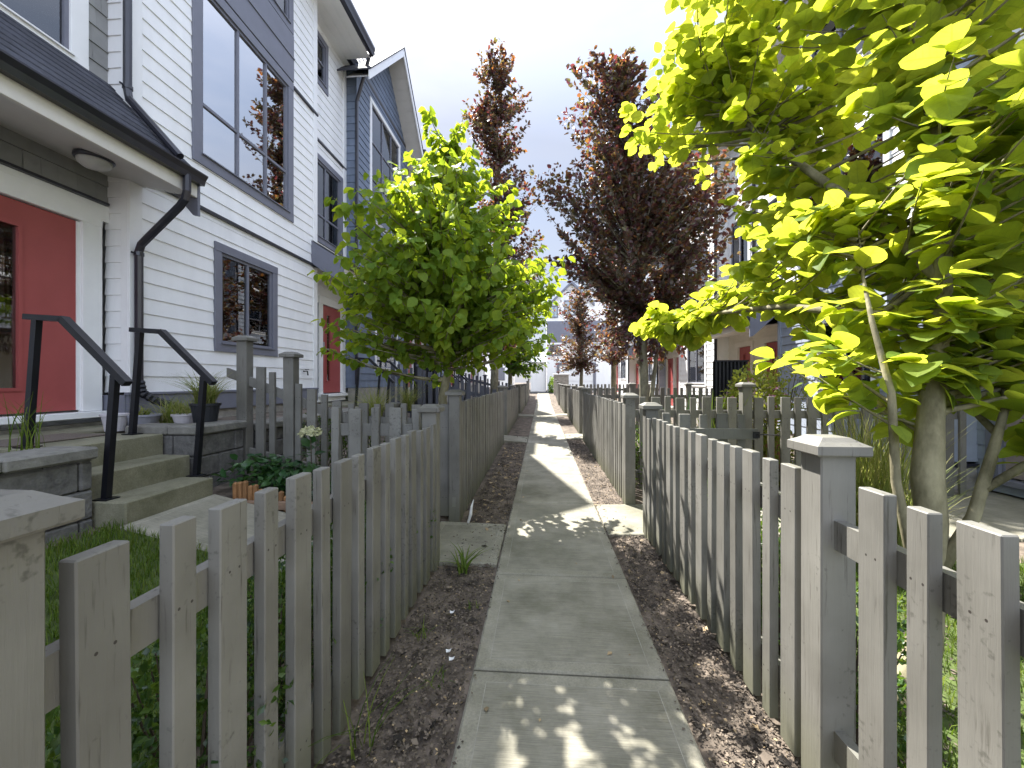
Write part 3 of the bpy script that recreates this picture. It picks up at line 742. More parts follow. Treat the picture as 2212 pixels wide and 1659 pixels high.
def window(house, s, X, ya, yb, za, zb, tw=.1, tm='charcoal', fm='charcoal', v=(.5,), h=(), blind=True, name='window', glass='glass', depth=.035):
    """ya..zb: outside of the trim; returns the opening rectangle"""
    b = MB(); e = .003
    b.cbox(X, X + s * depth, ya, yb, za, za + tw, e); b.cbox(X, X + s * depth, ya, yb, zb - tw, zb, e)
    b.cbox(X, X + s * (depth - .004), ya, ya + tw, za + tw, zb - tw, e); b.cbox(X, X + s * (depth - .004), yb - tw, yb, za + tw, zb - tw, e)
    b.box(X, X + s * (depth + .025), ya + tw - .02, yb - tw + .02, za + tw - .012, za + tw + .004)
    w = b.build(name, M[tm], house)
    a, c, p, q = ya + tw, yb - tw, za + tw, zb - tw; f = .04
    b = MB(); x0, x1 = X - s * .05, X + s * .006
    b.box(x0, x1, a, c, p, p + f); b.box(x0, x1, a, c, q - f, q); b.box(x0, x1, a, a + f, p + f, q - f); b.box(x0, x1, c - f, c, p + f, q - f)
    for t in v:
        y = a + (c - a) * t; b.box(x0, x1 - s * .003, y - f / 2, y + f / 2, p + f, q - f)
    for t in h:
        z = p + (q - p) * t; b.box(x0, x1 - s * .006, a + f, c - f, z - f / 2, z + f / 2)
    b.build('sash', M[fm], w)
    b = MB(); b.box(X - s * .026, X - s * .022, a + f * .5, c - f * .5, p + f * .5, q - f * .5); b.build('pane', M[glass], w)
    if blind:
        b = MB(); z = p + .03
        while z < q - .05:
            b.add([(X - s * .06, a + .02, z), (X - s * .06, c - .02, z), (X - s * .085, c - .02, z + .024), (X - s * .085, a + .02, z + .024)], [(0, 1, 2, 3)]); z += .042
        b.build('blind', M['blind'], w)
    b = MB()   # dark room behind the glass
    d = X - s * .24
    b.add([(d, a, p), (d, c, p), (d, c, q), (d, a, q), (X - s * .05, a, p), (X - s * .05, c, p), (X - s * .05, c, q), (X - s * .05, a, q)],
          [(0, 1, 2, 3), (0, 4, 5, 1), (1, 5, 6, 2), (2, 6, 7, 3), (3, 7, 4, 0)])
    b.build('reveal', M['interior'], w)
    return (ya + tw * .6, yb - tw * .6, za + tw * .6, zb - tw * .6)
def door(house, s, X, ya, yb, za, zb, m='red', glass=(.32, .48), handle=None, frame='whitetrim', fw=.14, gz_=(.14, .9)):
    """ya..yb: the leaf; frame round it"""
    b = MB()
    b.cbox(X - s * .03, X + s * .03, ya - fw, ya, za - .02, zb + .01, .004); b.cbox(X - s * .03, X + s * .03, yb, yb + fw, za - .02, zb + .01, .004)
    b.cbox(X - s * .03, X + s * .034, ya - fw, yb + fw, zb + .01, zb + .01 + fw, .004)
    for y0, y1 in ((ya - .0, ya + .03), (yb - .03, yb)): b.box(X - s * .03, X - s * .004, y0, y1, za, zb)
    f = b.build('door_frame', M[frame], house)
    b = MB(); b.cbox(X - s * .03, X + s * .1, ya - fw, yb + fw, za - .09, za - .022, .006); b.build('threshold', M[frame], f)
    b = MB()
    g0, g1 = ya + (yb - ya) * glass[0], ya + (yb - ya) * glass[1]; h0, h1 = za + (zb - za) * gz_[0], za + (zb - za) * gz_[1]
    for p, q, a, c in rects_minus(ya + .03, yb - .03, za, zb, [(g0, g1, h0, h1)]): b.box(X - s * .055, X - s * .015, p, q, a, c)
    t = .03
    b.box(X - s * .014, X - s * .002, g0 - t, g0, h0 - t, h1 + t); b.box(X - s * .014, X - s * .002, g1, g1 + t, h0 - t, h1 + t)
    b.box(X - s * .014, X - s * .002, g0, g1, h0 - t, h0); b.box(X - s * .014, X - s * .002, g0, g1, h1, h1 + t)
    d = b.build('door', M[m], house)
    b = MB(); b.box(X - s * .04, X - s * .034, g0, g1, h0, h1); b.build('pane', M['glass'], d)
    b = MB(); b.box(X - s * .2, X - s * .19, ya, yb, za, zb); b.build('reveal', M['interior'], d)
    if handle:
        b = MB(); y = ya + (yb - ya) * handle; z = za + 1.0
        b.box(X - s * .014, X, y - .03, y + .03, z - .12, z + .16); b.tube([(X, y, z), (X + s * .05, y, z), (X + s * .055, y + .1, z)], .012, 8)
        b.build('handle', M['potgrey'], d)
    return (ya - fw * .5, yb + fw * .5, za - .05, zb + fw * .5)
def canopy(house, s, Xr, Xg, y0, y1, zg, zr, light=None, endz=.46, soffit_rise=.2):
    """shed roof over a porch: roof > gutter, fascia, soffit, end boards"""
    b = MB(); n = 9
    for k in range(n):    # shingle courses
        t0, t1 = k / n, (k + 1) / n
        xa, xb = Xg + (Xr - Xg) * t0, Xg + (Xr - Xg) * t1; za, zb = zg + (zr - zg) * t0 + .025, zg + (zr - zg) * t1 + .012
        y = y0 - .03
        while y < y1 + .03:
            e = min(y + random.uniform(.2, .34), y1 + .03)
            b.add([(xa, y, za), (xa, e, za), (xb, e, zb), (xb, y, zb), (xa, y, za - .02), (xa, e, za - .02)], [(0, 1, 2, 3), (4, 5, 1, 0)]); y = e
    b.add([(Xg, y0, zg - .01), (Xg, y1, zg - .01), (Xr, y1, zr - .01), (Xr, y0, zr - .01)], [(0, 1, 2, 3)])
    r = b.build('canopy_roof', M['roof'], house)
    b = MB(); g = Xg
    prof = [(g, zg), (g, zg - .11), (g + s * .07, zg - .115), (g + s * .085, zg - .06), (g + s * .115, zg - .015), (g + s * .115, zg), (g + s * .105, zg), (g + s * .075, zg - .06), (g + s * .062, zg - .1), (g + s * .012, zg - .1), (g + s * .012, zg)]
    b.prism(prof, 'y', y0 - .02, y1 + .02)
    for y in (y0 - .02, y1 + .017): b.prism(prof[:6], 'y', y, y + .003)
    b.build('gutter', M['gutter'], r)
    b = MB(); b.cbox(g - s * .03, g - s * .003, y0, y1, zg - .255, zg - .012, .003); b.build('fascia', M['cream'], r)
    b = MB(); zf = zg - .25; w = (abs(Xr - Xg) - .03) / 8
    for k in range(8):
        xa = g - s * (.03 + w * k + .003); xb = g - s * (.03 + w * (k + 1) - .003); h0, h1 = k / 8 * soffit_rise, (k + 1) / 8 * soffit_rise
        b.add([(xa, y0, zf + h0), (xa, y1, zf + h0), (xb, y1, zf + h1), (xb, y0, zf + h1)], [(0, 1, 2, 3)])
    xa, xb = g - s * .03, Xr
    b.add([(xa, y0, zf + .012), (xa, y1, zf + .012), (xb, y1, zf + .012 + soffit_rise), (xb, y0, zf + .012 + soffit_rise)], [(0, 1, 2, 3)])
    b.build('soffit', M['soffit'], r)
    for ya, yb in ((y0 - .036, y0 - .001), (y1 + .001, y1 + .036)):
        b = MB(); b.prism([(Xr, zr - .005), (g, zg + .0), (g, zg - endz), (g - s * .06, zg - endz + .01), (Xr, zr - .44)], 'y', ya, yb); b.build('end_board', M['charcoal'], r)
    return r
def downspout(house, pts, name='downspout', r=.042, straps=()):
    b = MB(); b.tube(pts, r, 8)
    for x, y, z in straps:
        b.lathe([(r + .006, -.02), (r + .006, .02)], (x, y, z), 10); b.tube([(x, y - .04, z), (x, y - .085, z)], .012, 6)
    return b.build(name, M['gutter'], house)
def core(house, s, X, y0, y1, z0, z1, depth=8):
    b = MB(); b.box(X - s * .62, X - s * depth, y0, y1, z0, z1); return b.build('house_body', M['white'], house)
def eave(house, s, X, y0, y1, z, over=.6, rise=3.2, back=6.5):
    """main roof with soffit, fascia and gutter"""
    g = X + s * over
    b = MB(); n = 8
    b.prism([(g, z), (g - s * back, z + rise), (g - s * back, z + rise + .09), (g, z + .09)], 'y', y0, y1)
    r = b.build('main_roof', M['roof'], house)
    b = MB(); w = over / 4
    for k in range(4):
        b.box(g - s * (w * k + .02), g - s * (w * (k + 1) + .014), y0, y1, z - .125, z - .115)
    b.box(g - s * .02, X - s * .05, y0, y1, z - .113, z - .11)
    b.build('soffit', M['whitetrim'], r)
    b = MB(); b.prism([(g, z + .1), (g, z - .1), (g + s * .075, z - .1), (g + s * .09, z - .03), (g + s * .115, z + .05), (g + s * .115, z + .1)], 'y', y0, y1)
    b.build('gutter', M['gutter'], r)
def gable_roof(house, s, X, y0, y1, ez, peak, over=.58, ov2=.35):
    """front gable facing the path"""
    yc = (y0 + y1) / 2; hw = (y1 - y0) / 2; sl = (peak - ez) / hw
    g = X + s * over; bk = X - s * 5
    for sg in (-1, 1):
        ye = yc + sg * (hw + ov2); ze = ez - ov2 * sl
        b = MB(); t = .12
        b.add([(g + s * .02, yc, peak + t), (bk, yc, peak + t), (bk, ye, ze + t), (g + s * .02, ye, ze + t), (g + s * .02, yc, peak + t - .04), (bk, yc, peak + t - .04), (bk, ye, ze + t - .04), (g + s * .02, ye, ze + t - .04)],
              [(0, 1, 2, 3), (4, 5, 6, 7), (0, 3, 7, 4), (2, 3, 7, 6)])
        r = b.build('gable_roof', M['roof'], house)
        b = MB()
        b.add([(g, yc, peak + .07), (g, ye, ze + .07), (g, ye, ze - .16), (g, yc, peak - .16), (g - s * .03, yc, peak + .07), (g - s * .03, ye, ze + .07), (g - s * .03, ye, ze - .16), (g - s * .03, yc, peak - .16)],
              [(0, 1, 2, 3), (4, 5, 6, 7), (3, 2, 6, 7), (1, 2, 6, 5), (0, 1, 5, 4)])
        b.build('fascia', M['whitetrim'], r)
        b = MB(); n = 12
        for k in range(n):
            p0 = (yc + (ye - yc) * (k + .03) / n, peak - .1 + (ze - peak) * (k + .03) / n); p1 = (yc + (ye - yc) * (k + .97) / n, peak - .1 + (ze - peak) * (k + .97) / n)
            b.add([(g - s * .03, p0[0], p0[1]), (X - s * .05, p0[0], p0[1]), (X - s * .05, p1[0], p1[1]), (g - s * .03, p1[0], p1[1])], [(0, 1, 2, 3)])
        b.add([(g - s * .03, yc, peak - .09), (X - s * .05, yc, peak - .09), (X - s * .05, ye, ze - .09), (g - s * .03, ye, ze - .09)], [(0, 1, 2, 3)])
        b.build('soffit', M['soffit'], r)

XL, XLR = -4.685, -4.95      # bay face and recess face, left row
# ---- left, nearest: white lap siding, red door, big grey framed window
h1 = thing('townhouse', 'white lap sided townhouse front left with red door and large grey framed window', 'house', (XL, 4.0, 0))
core(h1, 1, XL, -6, 10.02, 0, 9.3)
w0 = window(h1, 1, XLR, 2.3, 4.12, 4.72, 6.6, .17, 'whitetrim', 'charcoal', (), (), True)
d0 = door(h1, 1, XLR, 3.1, 4.06, 1.15, 3.17, 'red', (.3, .46), .1, 'whitetrim', .2, (.12, .88))
wall(h1, 1, XLR, -6, 4.34, 1.0, 3.42, 'lap', M['white'], [(2.7, 4.34, 0, 3.5)])
b = MB(); b.cbox(XLR - .02, XLR + .028, 2.7, 4.335, 3.26, 3.44, .003); b.build('door_header', M['whitetrim'], h1)
b = MB(); b.cbox(XLR, XLR + .075, 2.66, 4.3, 3.44, 3.468, .003); b.build('drip_cap', M['gutter'], h1)
wall(h1, 1, XLR, 2.0, 4.335, 3.47, 4.2, 'shingle', M['grey_shingle'], exp=.2)
wall(h1, 1, XLR, -6, 4.335, 4.2, 9.3, 'shingle', M['grey_shingle'], [w0], exp=.2)
# return and bay
wall(h1, -1, 4.34, XLR - .02, XL - .085, 1.33, 9.4, 'lap', M['white'], axis='y')
b = MB(); b.cbox(XL - .09, XL - .001, 4.325, 4.345, 1.33, 9.4, .003); b.cbox(XL, XL + .022, 4.325, 4.475, 1.33, 3.81, .003); b.cbox(XL, XL + .022, 4.325, 4.475, 3.87, 9.4, .003); b.build('corner_board', M['whitetrim'], h1)
w1 = window(h1, 1, XL, 5.535, 6.93, 1.893, 3.469, .125, 'charcoal', 'charcoal', (.5,), ())
w2 = window(h1, 1, XL, 5.165, 7.395, 4.44, 7.06, .15, 'charcoal', 'charcoal', (.365, .7), (.31,), True, glass='mirrorglass')
b = MB(); b.cbox(XL, XL + .04, 5.165, 7.395, 7.08, 7.95, .004); b.cbox(XL, XL + .058, 5.165, 7.4, 7.5, 7.53, .003); b.build('window_panel', M['charcoal'], h1)
w3 = window(h1, 1, XL, 5.165, 7.395, 7.97, 9.35, .13, 'charcoal', 'charcoal', (.5,), ())
wall(h1, 1, XL, 4.47, 8.09, 1.33, 3.82, 'lap', M['white'], [w1])
wall(h1, 1, XL, 4.47, 8.09, 3.87, 6.98, 'lap', M['white'], [(5.165, 7.395, 4.44, 7.9)])
wall(h1, 1, XL, 4.47, 8.09, 7.0, 9.5, 'lap', M['white'], [(5.165, 7.395, 6.5, 9.35)])
for z in (3.82, 6.982): board(h1, 1, XL, 4.335 if z < 5 else 7.4, 8.235, z, z + .045, .045, M['gutter'], 'belt_trim')
b = MB(); b.cbox(XL, XL + .024, 8.09, 8.23, 1.33, 3.81, .003); b.cbox(XL, XL + .024, 8.09, 8.23, 3.875, 6.975, .003); b.cbox(XL, XL + .024, 8.09, 8.23, 7.035, 9.5, .003); b.cbox(XLR, XL - .001, 8.21, 8.23, 1.33, 9.5, .003); b.build('corner_board', M['whitetrim'], h1)
b = MB(); b.box(XL - .27, XL - .012, 4.36, 8.2, 0, 1.3); b.box(XLR - .1, XLR - .01, -6, 4.34, 0, 1.0); b.build('foundation', M['found'], h1)
b = MB(); b.cbox(XL - .02, XL + .03, 4.3, 8.24, 1.06, 1.3, .004); b.cbox(XLR, XL + .005, 4.28, 4.318, 1.06, 1.3, .004); b.cbox(XL, XL + .05, 4.28, 8.24, 1.3, 1.33, .004); b.build('skirt_board', M['charcoal'], h1)
b = MB(); b.tube([(XL, 7.75, 1.66), (XL + .09, 7.75, 1.66), (XL + .1, 7.75, 1.58)], .014, 8); b.lathe([(.04, 0), (.04, .012)], (XL + .08, 7.75, 1.69), 10); b.build('hose_tap', M['black'], h1)
# recess with second red door
d1 = door(h1, 1, XLR, 8.92, 9.82, 1.2, 3.2, 'red', (.25, .42), .1, 'whitetrim', .16)
w4 = window(h1, 1, XLR, 8.3, 9.85, 4.55, 6.5, .13, 'charcoal', 'charcoal', (.5,), (.3,))
w5 = window(h1, 1, XLR, 8.3, 9.15, 8.05, 9.2, .12, 'charcoal', 'charcoal', (), (.5,))
w6 = window(h1, 1, XLR, 8.27, 8.72, 1.2, 3.2, .06, 'charcoal', 'charcoal', (), (), False, 'side_window')
wall(h1, 1, XLR, 8.22, 10.02, 1.0, 3.9, 'lap', M['white'], [d1, w6])
wall(h1, 1, XLR, 8.22, 10.02, 3.9, 9.5, 'lap', M['white'], [w4, w5])
board(h1, 1, XLR, 8.24, 10.02, 6.78, 6.825, .04, M['gutter'], 'belt_trim')
b = MB(); b.cbox(XLR, XLR + .035, 9.88, 10.02, 4.3, 9.4, .003); b.build('corner_board', M['whitetrim'], h1)
c1 = canopy(h1, 1, XLR, -4.0, 1.6, 4.5, 3.85, 4.86)
c2 = canopy(h1, 1, XLR, -4.0, 8.06, 10.0, 3.9, 4.5)
eave(h1, 1, XLR, -6, 9.75, 9.5, .78)
lb = MB(); lb.lathe([(.001, .0), (.15, 0), (.155, -.03), (.14, -.045)], (-4.42, 3.75, 3.68), 24); lt_ = lb.build('porch_light', M['gutter'], h1, True)
lb = MB(); lb.lathe([(.135, -.04), (.125, -.075), (.09, -.105), (.04, -.12), (.001, -.122)], (-4.42, 3.75, 3.68), 24); lb.build('lamp_shade', M['lampglass'], lt_, True)
downspout(h1, [(-4.63, 4.27, 9.35), (-4.63, 4.27, 4.72), (-4.61, 4.27, 4.62), (-4.03, 4.3, 3.97)], straps=((-4.63, 4.27, 4.75),))
downspout(h1, [(-3.95, 4.3, 3.76), (-3.95, 4.3, 3.58), (-3.98, 4.31, 3.5), (-4.06, 4.33, 3.43), (-4.5, 4.38, 3.1), (-4.59, 4.39, 3.03), (-4.625, 4.395, 2.95), (-4.625, 4.395, 1.45)], straps=((-4.625, 4.395, 2.92),))
b = MB(); pts = [(-4.62, 4.395, 1.46), (-4.6, 4.41, 1.32), (-4.5, 4.5, 1.22), (-4.36, 4.62, 1.15), (-4.27, 4.68, 1.06), (-4.25, 4.7, .98)]
P = [Vector(pts[0])]
for a, c in zip(pts, pts[1:]):
    for k in range(1, 7): P.append(Vector(a).lerp(Vector(c), k / 6))
b.tube(P, [.052 if k % 2 else .043 for k in range(len(P))], 10); b.build('drain_hose', M['black'], h1)
# ---- left, second: slate blue shingles under a gable
h2 = thing('townhouse', 'slate blue shingled townhouse with front gable behind the left green tree', 'house', (XL, 12, 0))
core(h2, 1, XL, 10.04, 17.0, 0, 9.3)
y0, y1 = 10.03, 14.07; yc = 12.05
g1 = window(h2, 1, XL, 10.86, 13.24, 5.85, 9.25, .12, 'whitetrim', 'charcoal', (.37, .7), (.36, .68))
g2 = window(h2, 1, XL, 11.2, 13.0, 1.75, 3.6, .11, 'whitetrim', 'charcoal', (.5,), ())
wall(h2, 1, XL, y0 + .12, y1, 1.3, 4.75, 'shingle', M['slate'], [g2])
wall(h2, 1, XL, y0 + .12, y1, 4.8, 9.4, 'shingle', M['slate'], [g1])
wall(h2, 1, XL, y0 - .02, y1 + .02, 9.4, 11.4, 'shingle', M['slate'], [], gable=(yc, (11.4 - 9.4) / 2.04, 9.4))
b = MB(); b.add([(XL - .02, y0, 9.4), (XL - .02, y1, 9.4), (XL - .02, yc, 11.4)], [(0, 1, 2)]); b.build('gable_sheathing', M['slate'], h2)
b = MB(); b.box(XL, XL + .03, y0, y0 + .12, 1.3, 9.4); b.build('corner_board', M['slate'], h2)
b = MB(); b.box(XL, XL + .045, y0, y1, 4.755, 4.795); b.build('belt_trim', M['slate'], h2)
wall(h2, -1, y0, XLR - .05, XL, 1.3, 9.4, 'shingle', M['slate'], axis='y')
gable_roof(h2, 1, XL, y0, y1, 9.35, 11.4, .56, .45)
downspout(h2, [(-4.2, 9.75, 9.45), (-4.3, 9.8, 9.2), (-4.62, 9.97, 8.5), (-4.63, 9.98, 8.3), (-4.63, 9.98, 1.4)])
b = MB(); b.box(XL - .2, XL + .02, y0, y1, 0, 1.29); b.build('foundation', M['found'], h2)
dl = door(h2, 1, XLR, 14.5, 15.4, 1.25, 3.25, 'red', (.3, .46), .1, 'whitetrim', .14)
dr = door(h2, 1, XLR, 15.75, 16.65, 1.25, 3.25, 'red', (.3, .46), .1, 'whitetrim', .14)
u1 = window(h2, 1, XLR, 14.5, 16.5, 5.0, 6.9, .12, 'whitetrim', 'charcoal', (.5,), (.3,))
wall(h2, 1, XLR, 14.07, 17.0, 1.0, 9.5, 'lap', M['cream'], [dl, dr, u1])
canopy(h2, 1, XLR, -4.0, 14.1, 17.0, 3.95, 4.5)
eave(h2, 1, XLR, 14.1, 17.0, 9.5, .78)
eave(h2, 1, XLR, 9.752, 14.098, 9.5, .18)

def row_house(label, s, Xb, y0, y1, m1, m2, trim, style, gable=False, zdoor=1.25, zbase=1.3, doors=2, win_trim='whitetrim', far=False, floor2=4.7):
    """a bay (y0..yb) and a recess with doors (yb..y1) of one further townhouse"""
    h = thing('townhouse', label, 'house', (Xb, (y0 + y1) / 2, 0)); Xr = Xb - s * .3
    yb = y0 + (y1 - y0) * .56
    core(h, s, Xb, y0, y1, 0, 9.3)
    a, c = y0 + .6, yb - .6; zz = zdoor
    k1 = window(h, s, Xb, a + .25, c - .2, zz + .85, zz + 2.4, .11, win_trim, 'charcoal', (.5,), ())
    k2 = window(h, s, Xb, a, c, floor2, floor2 + 2.3, .12, win_trim, 'charcoal', (.5,), (.3,))
    k3 = window(h, s, Xb, a, c, floor2 + 2.9, floor2 + 4.3, .12, win_trim, 'charcoal', (.5,), (.3,))
    wall(h, s, Xb, y0 + .1, yb - .1, zbase, floor2 - .5, style, M[m1], [k1])
    wall(h, s, Xb, y0 + .1, yb - .1, floor2 - .45, 9.4, style, M[m1], [k2, k3])
    board(h, s, Xb, y0, yb, floor2 - .5, floor2 - .45, .045, M['gutter'], 'belt_trim')
    for p in (y0, yb - .1):
        b = MB(); b.box(Xb, Xb + s * .025, p, p + .1, zbase, floor2 - .51); b.box(Xb, Xb + s * .025, p, p + .1, floor2 - .44, 9.4)
        b.build('corner_board', M[trim], h)
    wall(h, -1, y0, min(Xr, Xb), max(Xr, Xb), zbase, 9.4, style, M[m1], axis='y')
    wall(h, 1, yb, min(Xr, Xb), max(Xr, Xb), zbase, 9.4, style, M[m1], axis='y')
    hs = []
    if doors:
        hs.append(door(h, s, Xr, yb + .45, yb + 1.35, zdoor, zdoor + 2.0, 'red', (.5, .65), .1, 'cream', .14))
        if doors > 1 and y1 - yb > 2.5: hs.append(door(h, s, Xr, yb + 1.62, yb + 2.5, zdoor, zdoor + 2.0, 'red', (.5, .65), .1, 'cream', .14))
    k4 = window(h, s, Xr, yb + .3, y1 - .3, floor2, floor2 + 2.2, .12, win_trim, 'charcoal', (.5,), (.3,))
    k5 = window(h, s, Xr, yb + .5, y1 - .5, floor2 + 2.9, floor2 + 4.2, .12, win_trim, 'charcoal', (.5,), ())
    wall(h, s, Xr, yb, y1, zdoor - .2, zdoor + 2.6, 'lap', M['cream'], hs)
    wall(h, s, Xr, yb, y1, zdoor + 2.6, 9.4, 'lap', M[m2], [k4, k5])
    canopy(h, s, Xr, Xb + s * .62, yb + .04, y1 - .04, zdoor + 2.75, zdoor + 3.4, soffit_rise=.12)
    b = MB(); b.box(Xb - s * .25, Xb - s * .015, y0, yb, 0, zbase); b.box(Xr - s * .2, Xr - s * .015, yb, y1, 0, zdoor - .15); b.build('foundation', M['found'], h)
    if gable:
        hw = (yb - y0) / 2
        wall(h, s, Xb, y0, yb, 9.4, 9.4 + hw, style, M[m1], gable=((y0 + yb) / 2, 1.0, 9.4))
        b = MB(); b.add([(Xb - s * .02, y0, 9.4), (Xb - s * .02, yb, 9.4), (Xb - s * .02, (y0 + yb) / 2, 9.4 + hw)], [(0, 1, 2)]); b.build('gable_sheathing', M[m1], h)
        gable_roof(h, s, Xb, y0, yb, 9.35, 9.4 + hw, .56, .4)
        eave(h, s, Xr, yb, y1, 9.5, .75)
    else: eave(h, s, Xr, y0, y1, 9.5, .75)
    g = Xb + s * .5
    downspout(h, [(g, y0 + .1, 9.45), (Xb + s * .06, y0 + .05, 8.8), (Xb + s * .06, y0 + .05, zbase)])
    return h
row_house('pale slate townhouse third along the left row, behind the tall copper tree', 1, XL, 17.0, 23.2, 'slate', 'white', 'whitetrim', 'shingle', doors=2)
row_house('white townhouse fourth along the left row with gable', 1, XL, 23.2, 29.6, 'white', 'white', 'whitetrim', 'lap', gable=True, zdoor=1.4, zbase=1.4)
row_house('white townhouse last in the left row before the road', 1, XL, 29.6, 35.4, 'white', 'slate', 'whitetrim', 'lap', zdoor=1.6, zbase=1.6)

# ---- right row
XR, XRR = 5.2, 5.5
r1 = thing('townhouse', 'slate and white townhouse front right behind the lime green tree', 'house', (XR, 7, 0))
core(r1, -1, XR, -6, 12.5, 0, 9.3)
a1 = window(r1, -1, XR, 6.75, 8.15, 1.22, 2.62, .1, 'whitetrim', 'charcoal', (.5,), ())
a2 = window(r1, -1, XR, 6.5, 8.6, 3.75, 5.7, .11, 'whitetrim', 'charcoal', (.5,), (.3,))
a3 = window(r1, -1, XR, 6.7, 8.4, 6.7, 8.2, .11, 'whitetrim', 'charcoal', (.5,), ())
wall(r1, -1, XR, 5.8, 9.3, .38, 3.3, 'shingle', M['paleslate'], [a1])
wall(r1, -1, XR, 5.8, 9.3, 3.35, 8.6, 'lap', M['white'], [a2, a3])
board(r1, -1, XR, 5.7, 9.4, 3.3, 3.35, .045, M['gutter'], 'belt_trim')
for y in (5.7, 9.3):
    b = MB(); b.box(XR - .03, XR, y, y + .1, .38, 3.29); b.build('corner_board', M['paleslate'], r1)
    b = MB(); b.box(XR - .03, XR, y, y + .1, 3.36, 8.6); b.build('corner_board', M['whitetrim'], r1)
wall(r1, -1, 5.7, XR, XRR + .2, .42, 3.4, 'shingle', M['paleslate'], axis='y', exp=.8)
wall(r1, -1, 5.7, XR, XRR + .2, 3.4, 8.6, 'lap', M['paleslate'], axis='y')
wall(r1, 1, 9.4, XR, XRR, .38, 8.6, 'shingle', M['paleslate'], axis='y')
b = MB(); b.box(XR - .01, XRR + .2, 5.66, 5.69, .35, .4); b.build('belt_trim', M['gutter'], r1)
b = MB(); b.box(XR + .005, XR + .26, 5.7, 9.4, -.2, .37); b.box(XR, XRR + .25, 5.69, 5.72, -.2, .34); b.build('foundation', M['found'], r1)
dn = door(r1, -1, XRR + .1, 4.55, 5.42, .3, 2.36, 'browndoor', (.3, .46), .9, 'charcoal', .16)
wall(r1, -1, XRR + .1, -6, 5.72, .1, 3.4, 'shingle', M['paleslate'], [dn])
wall(r1, -1, XRR + .1, -6, 5.72, 3.4, 8.6, 'lap', M['white'], [])
wb = window(r1, -1, XRR + .1, 3.6, 5.3, 4.3, 6.2, .11, 'whitetrim', 'charcoal', (.5,), (.3,))
canopy(r1, -1, XRR + .1, 4.55, 3.6, 5.72, 2.95, 3.6, soffit_rise=.1)
da = door(r1, -1, XRR, 9.78, 10.52, .45, 2.4, 'red', (.5, .62), .1, 'cream', .14)
db = door(r1, -1, XRR, 11.2, 11.9, .45, 2.4, 'red', (.5, .62), .1, 'cream', .14)
a4 = window(r1, -1, XRR, 9.6, 10.75, 3.75, 5.9, .13, 'whitetrim', 'charcoal', (), (.3,))
a5 = window(r1, -1, XRR, 11.2, 12.45, 3.72, 6.1, .13, 'whitetrim', 'charcoal', (.5,), (.3,))
wall(r1, -1, XRR, 9.4, 12.5, .3, 2.9, 'lap', M['cream'], [da, db])
wall(r1, -1, XRR, 9.4, 12.5, 2.9, 8.6, 'lap', M['white'], [a4, a5])
board(r1, -1, XRR, 9.4, 12.5, 6.25, 6.3, .04, M['gutter'], 'belt_trim')
canopy(r1, -1, XRR, 4.55, 9.36, 12.5, 2.9, 3.7, soffit_rise=.12)
b = MB(); b.box(XRR + .005, XRR + .2, 9.4, 12.5, -.2, .29); b.build('foundation', M['found'], r1)
downspout(r1, [(4.6, 11.0, 8.45), (4.75, 11.0, 8.2), (5.42, 10.98, 7.8), (5.45, 10.98, 7.6), (5.45, 10.98, 3.75), (5.3, 10.9, 3.5), (4.65, 10.5, 2.98)])
downspout(r1, [(4.7, 5.66, 2.9), (4.75, 5.66, 2.7), (5.08, 5.67, 2.35), (5.13, 5.68, 2.2), (5.13, 5.68, .4), (5.05, 5.6, .2)])
eave(r1, -1, XRR, -6, 12.5, 8.6, .85)
row_house('white lap sided townhouse second along the right row, behind the copper trees', -1, XR, 12.5, 18.6, 'white', 'paleslate', 'whitetrim', 'lap', zdoor=.45, zbase=.4, floor2=3.8)
row_house('slate townhouse third along the right row', -1, XR, 18.6, 24.7, 'paleslate', 'white', 'whitetrim', 'shingle', gable=True, zdoor=.5, zbase=.4, floor2=3.9)
row_house('white townhouse last in the right row before the road', -1, XR, 24.7, 31, 'white', 'white', 'whitetrim', 'lap', zdoor=.7, zbase=.6, floor2=4.1)

# ---- house closing the view across the road
he = thing('townhouse', 'white townhouse with grey gable trim and white garage door closing the path view', 'house', (3.6, 40.5, .5))
zb = .5
b = MB(); b.box(.55, 8.5, 40.6, 48, zb, 10.2); b.build('house_body', M['white'], he)
wall(he, -1, 40.3, .5, 8.5, zb + .2, 3.6, 'lap', M['white'], [(1.65, 5.1, zb, 3.2)], axis='y')
wall(he, -1, 40.3, .5, 8.5, 3.65, 5.3, 'lap', M['white'], axis='y'); wall(he, -1, 40.28, .5, 8.5, 5.3, 7.4, 'lap', M['charcoal'], axis='y'); wall(he, -1, 40.3, .5, 8.5, 7.4, 10.2, 'lap', M['white'], axis='y')
wall(he, -1, 40.3, 1.2, 4.6, 8.6, 10.9, 'lap', M['white'], axis='y', gable=(2.9, 1.0, 9.4))
b = MB(); b.add([(1.0, 40.34, 9.2), (4.8, 40.34, 9.2), (2.9, 40.34, 11.1)], [(0, 1, 2)]); b.build('gable_sheathing', M['white'], he)
for sg in (-1, 1):
    b = MB(); xe = 2.9 + sg * 2.2
    b.add([(2.9, 39.85, 11.25), (xe, 39.85, 9.05), (xe, 39.85, 8.8), (2.9, 39.85, 11.0), (2.9, 45, 11.25), (xe, 45, 9.05), (xe, 45, 8.8), (2.9, 45, 11.0)], [(0, 1, 2, 3), (0, 1, 5, 4), (3, 2, 6, 7)]); b.build('gable_roof', M['charcoal'], he)
b = MB(); b.prism([(40.0, 9.9), (44.3, 12.0), (48.6, 9.9)], 'x', 4.7, 9.0); b.build('main_roof', M['roof'], he)
